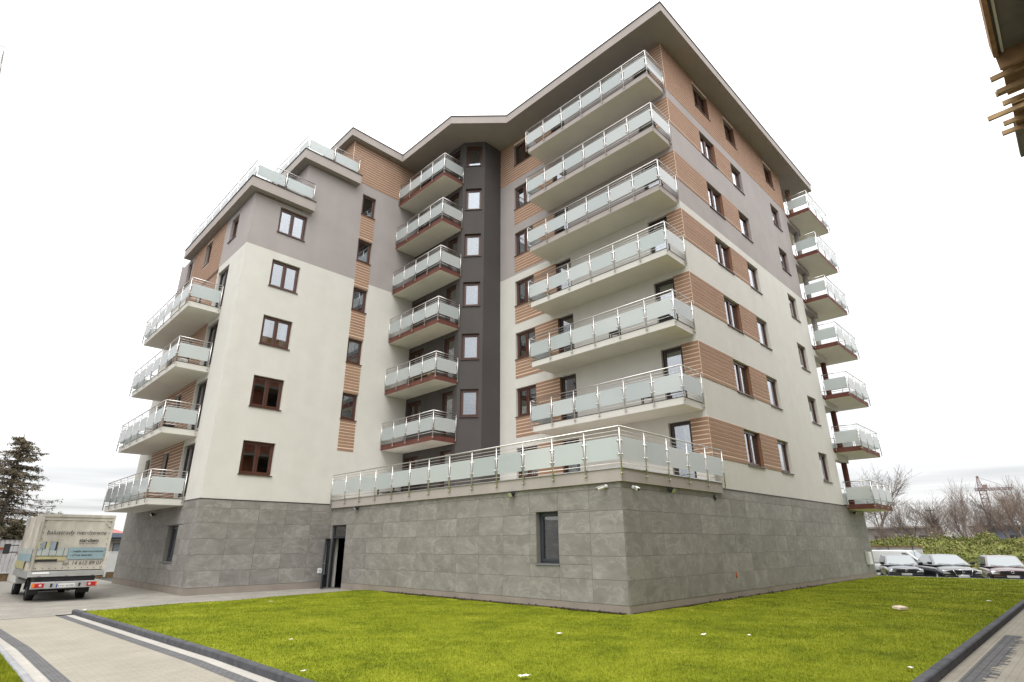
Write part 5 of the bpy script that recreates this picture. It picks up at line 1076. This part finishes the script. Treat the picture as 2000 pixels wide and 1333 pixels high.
# twin block on the left, only its roof terrace reaches into the picture
Tw = empty('neighbour_block', 'neighbouring apartment block whose roof terrace rail pokes into view beside the drive', 'building', (-21, 26, ZP)); TWO = Vector((-21, 26, ZP))
def wl(p): return (p[0]-TWO.x, p[1]-TWO.y, p[2]-TWO.z)
def tbox(a, b, m, name): mb = MB(); mb.box(wl(a), wl(b)); return mb.obj(name, m, Tw)
tbox((-27, 20.6, -.5), (-16.1, 33, 3.44), 'stone_tile', 'base_wall'); tbox((-26.99, 20.61, 3.441), (-16.11, 32.99, 15.0), 'render_white', 'wall'); tbox((-26.98, 20.62, 15.001), (-16.12, 32.98, 20.85), 'render_gray', 'wall')
tr_ = tbox((-27.4, 20.05, 20.85), (-15.62, 33.4, 21.35), 'fascia', 'terrace_roof')
for k in range(1, 7):
    for y in (22.0, 26.0, 30.0): mb = MB(); mb.box(wl((-16.15, y, WB(k))), wl((-16.05, y+1.4, WT(k)))); f_ = mb.obj('window', 'frame_brown', Tw); mb = MB(); mb.box(wl((-16.049, y+.1, WB(k)+.1)), wl((-16.04, y+1.3, WT(k)-.1))); mb.obj('pane', 'car_glass', f_)
rp = [(-20, 20.12), (-15.74, 20.12), (-15.74, 32.0)]; railing(tr_, [(p[0]-TWO.x, p[1]-TWO.y) for p in rp], [3, 10], 21.37-TWO.z, low=0.0)

# ---------------------------------------------------------------- fence, houses and spruce beyond the drive
Fn = empty('panel_fence', 'white corrugated panel fence on a brown plinth at the end of the drive', 'fence', (-14, 35, ZP))
def fl(p): return (p[0]+14, p[1]-35, p[2]-ZP)
x = -30.0; i = 0
while x < -5.2:
    mb = MB(); wd = 0.205; hgt = 2.06
    if x < -6.3:
        prof = [(0, 0), (.03, -.03), (.10, -.03), (.13, 0), (wd-.012, 0)]
        for (a, b) in zip(prof, prof[1:]): mb.face([fl((x+a[0], 35+a[1], .33)), fl((x+b[0], 35+b[1], .33)), fl((x+b[0], 35+b[1], hgt)), fl((x+a[0], 35+a[1], hgt))])
        o = mb.obj('fence_board', 'fence_white', Fn)
    x += wd
mb = MB(); mb.box(fl((-30, 34.97, -.1)), fl((-6.3, 35.25, .29))); mb.obj('plinth', 'fence_plinth', Fn); mb = MB(); mb.box(fl((-30, 34.93, .29)), fl((-6.3, 35.28, .325))); mb.obj('plinth_cap', 'bright_line', Fn); mb = MB(); mb.box(fl((-30, 34.95, 2.06)), fl((-6.3, 35.03, 2.10))); mb.obj('top_rail', 'steel_dark', Fn)
mb = MB(); mb.box((-12.9, 34.9, 1.55), (-9.55, 34.94, 1.66)); mb.box((-12.9, 34.945, 1.56), (-12.8, 34.96, 1.65)); mb.obj('sign_board', 'orange', None, label='orange strip fixed to the white panel fence', category='sign')
mb = MB(); mb.box((-12.9, 34.9, 1.72), (-10.1, 34.94, 2.04)); mb.box((-12.9, 34.945, 1.8), (-12.8, 34.96, 1.9)); mb.obj('banner', 'plate_blue', None, label='dark blue banner above the orange strip on the fence', category='banner')
G = empty('gate', 'white framed sheet gate between the truck and the apartment block', 'gate', (-4.4, 35.2, ZP))
mb = MB(); mb.box((-1.6, -.02, .33), (1.9, .02, 1.42)); mb.obj('gate_sheet', 'white_paint', G)
for a, b in ((-1.7, -1.6), (-.25, -.15), (1.9, 2.0)): mb = MB(); mb.box((a, -.04, .0), (b, .04, 1.46)); mb.obj('gate_post', 'white_paint', G)
mb = MB(); mb.box((-1.6, -.035, 1.42), (1.9, .035, 1.47)); mb.box((-1.6, -.035, .28), (1.9, .035, .33)); mb.obj('gate_rail', 'white_paint', G); mb = MB(); mb.box((-1.7, -.02, -.05), (2.0, .15, .27)); mb.obj('plinth', 'fence_plinth', G)
Hs = empty('low_house', 'low plastered house with a flat blue grey roof edge behind the gate', 'house', (0.3, 62, -.2))
mb = MB(); mb.box((-3, 0, 0), (6, 8, 2.75)); mb.obj('wall', 'plaster', Hs); mb = MB(); mb.box((-3.5, -.6, 2.76), (6.5, 8.5, 2.98)); mb.box((-3.4, -.5, 2.985), (6.4, 8.4, 3.15)); mb.obj('roof', 'roof_blue', Hs); mb = MB(); mb.box((-3.45, -.55, 2.5), (6.4, 0, 2.62)); mb.obj('gutter', 'steel_dark', Hs)
for x in (-1.6, .45, 2.6): mb = MB(); mb.box((x, -.05, 1.2), (x+.75, .05, 2.2)); w_ = mb.obj('window', 'frame_dark', Hs); mb = MB(); mb.box((x+.06, -.06, 1.26), (x+.69, -.051, 2.14)); mb.obj('pane', 'car_glass', w_)
H2 = empty('red_roof_house', 'far house with a red roof seen over the low house', 'house', (2.2, 85, -.2)); mb = MB(); mb.box((-3, 0, 0), (4, 8, 3.6)); mb.obj('wall', 'plaster', H2)
mb = MB(); mb.v = [(-3.4, -.4, 3.601), (4.4, -.4, 3.601), (4.4, 8.4, 3.601), (-3.4, 8.4, 3.601), (-1.4, 4, 4.5), (2.4, 4, 4.5)]; mb.f = [(0, 1, 5, 4), (1, 2, 5), (2, 3, 4, 5), (3, 0, 4), (3, 2, 1, 0)]; mb.m = [0]*5; mb.obj('roof', 'roof_red', H2)
mb = MB()
for x in (-2, 1): mb.box((x, -.05, 1.2), (x+1.2, .05, 2.5))
mb.obj('window', 'frame_dark', H2)
def spruce(u, v, h, label, seed, sp):
    rnd = random.Random(seed); e = empty('spruce_tree', label, 'tree', (u, v, -.1)); t, c = MB(), MB(); nl, ng = [], []
    t.tube((0, 0, 0), (0.1, 0, h*.55), h*.022, h*.013, n=8); t.tube((0.1, 0, h*.55), (0, 0, h), h*.013, .02, n=6); t.obj('trunk', 'bark', e, True)
    z = h*.10
    while z < h*.985:
        R0 = sp*(1-(z/h))**.8*(.85+.3*rnd.random())+.25
        for _ in range(rnd.choice((5, 6, 7))):
            a = rnd.uniform(0, 6.283); L = R0*rnd.uniform(.55, 1.1); n = 6; p = Vector((0, 0, z)); d = Vector((math.cos(a), math.sin(a), rnd.uniform(.05, .35))).normalized()
            for i in range(n):
                q = p+d*(L/n); d = (d+Vector((rnd.uniform(-.1, .1), rnd.uniform(-.1, .1), (-.13 if i < 3 else .12)))).normalized(); c.tube(p, q, .035*(1-i/n)+.008, .035*(1-(i+1)/n)+.006, n=3, caps=False)
                for _k in range(3):
                    if rnd.random() < .25: continue
                    s = Vector((-d.y, d.x, 0))*rnd.choice((-1, 1)); td = (d*.6+s*rnd.uniform(.4, 1)+Vector((0, 0, rnd.uniform(-.7, .1)))).normalized(); tl_ = L*.26*rnd.uniform(.4, 1.1); m0 = p.lerp(q, rnd.random()); m1 = m0+td*tl_; c.tube(m0, m1, .014, .006, n=3, caps=False)
                    for _n in range(int(18 if z < h*.30 else 8)):
                        pt = m0.lerp(m1, rnd.random())+Vector((rnd.gauss(0, .05), rnd.gauss(0, .05), rnd.gauss(-.03, .05))); (ng if (z < h*.33 and rnd.random() < .8) or rnd.random() < .1 else nl).append(tuple(pt))
                p = q
        z += h*.024*rnd.uniform(.7, 1.3)
    c.obj('crown', 'twig', e); 
    if nl: leaves('needles', 0, nl, .075, 'needle', 'stuff', e)
    if ng: leaves('needles', 0, ng, .10, 'needle_green', 'stuff', e)
spruce(-9.9, 40.5, 8.9, 'sparse brown spruce standing behind the white fence', 5, 4.6)
spruce(-12.6, 39.0, 3.9, 'low green spruce filling the foot of the tall brown one', 9, 2.2); spruce(-9.2, 38.2, 3.4, 'low green spruce behind the truck roof', 12, 1.9)
mb = MB(); mb.box((-13.6, 37.0, 3.2), (-11.15, 37.3, 4.9)); mb.box((-13.55, 37.05, 4.905), (-11.1, 37.35, 4.98)); mb.tube((-12.4, 37.15, -.1), (-12.4, 37.15, 3.2), .09, n=8)
mb.obj('sign_cabinet', 'white_paint', None, label='white box sign on a pole in front of the spruce', category='sign')
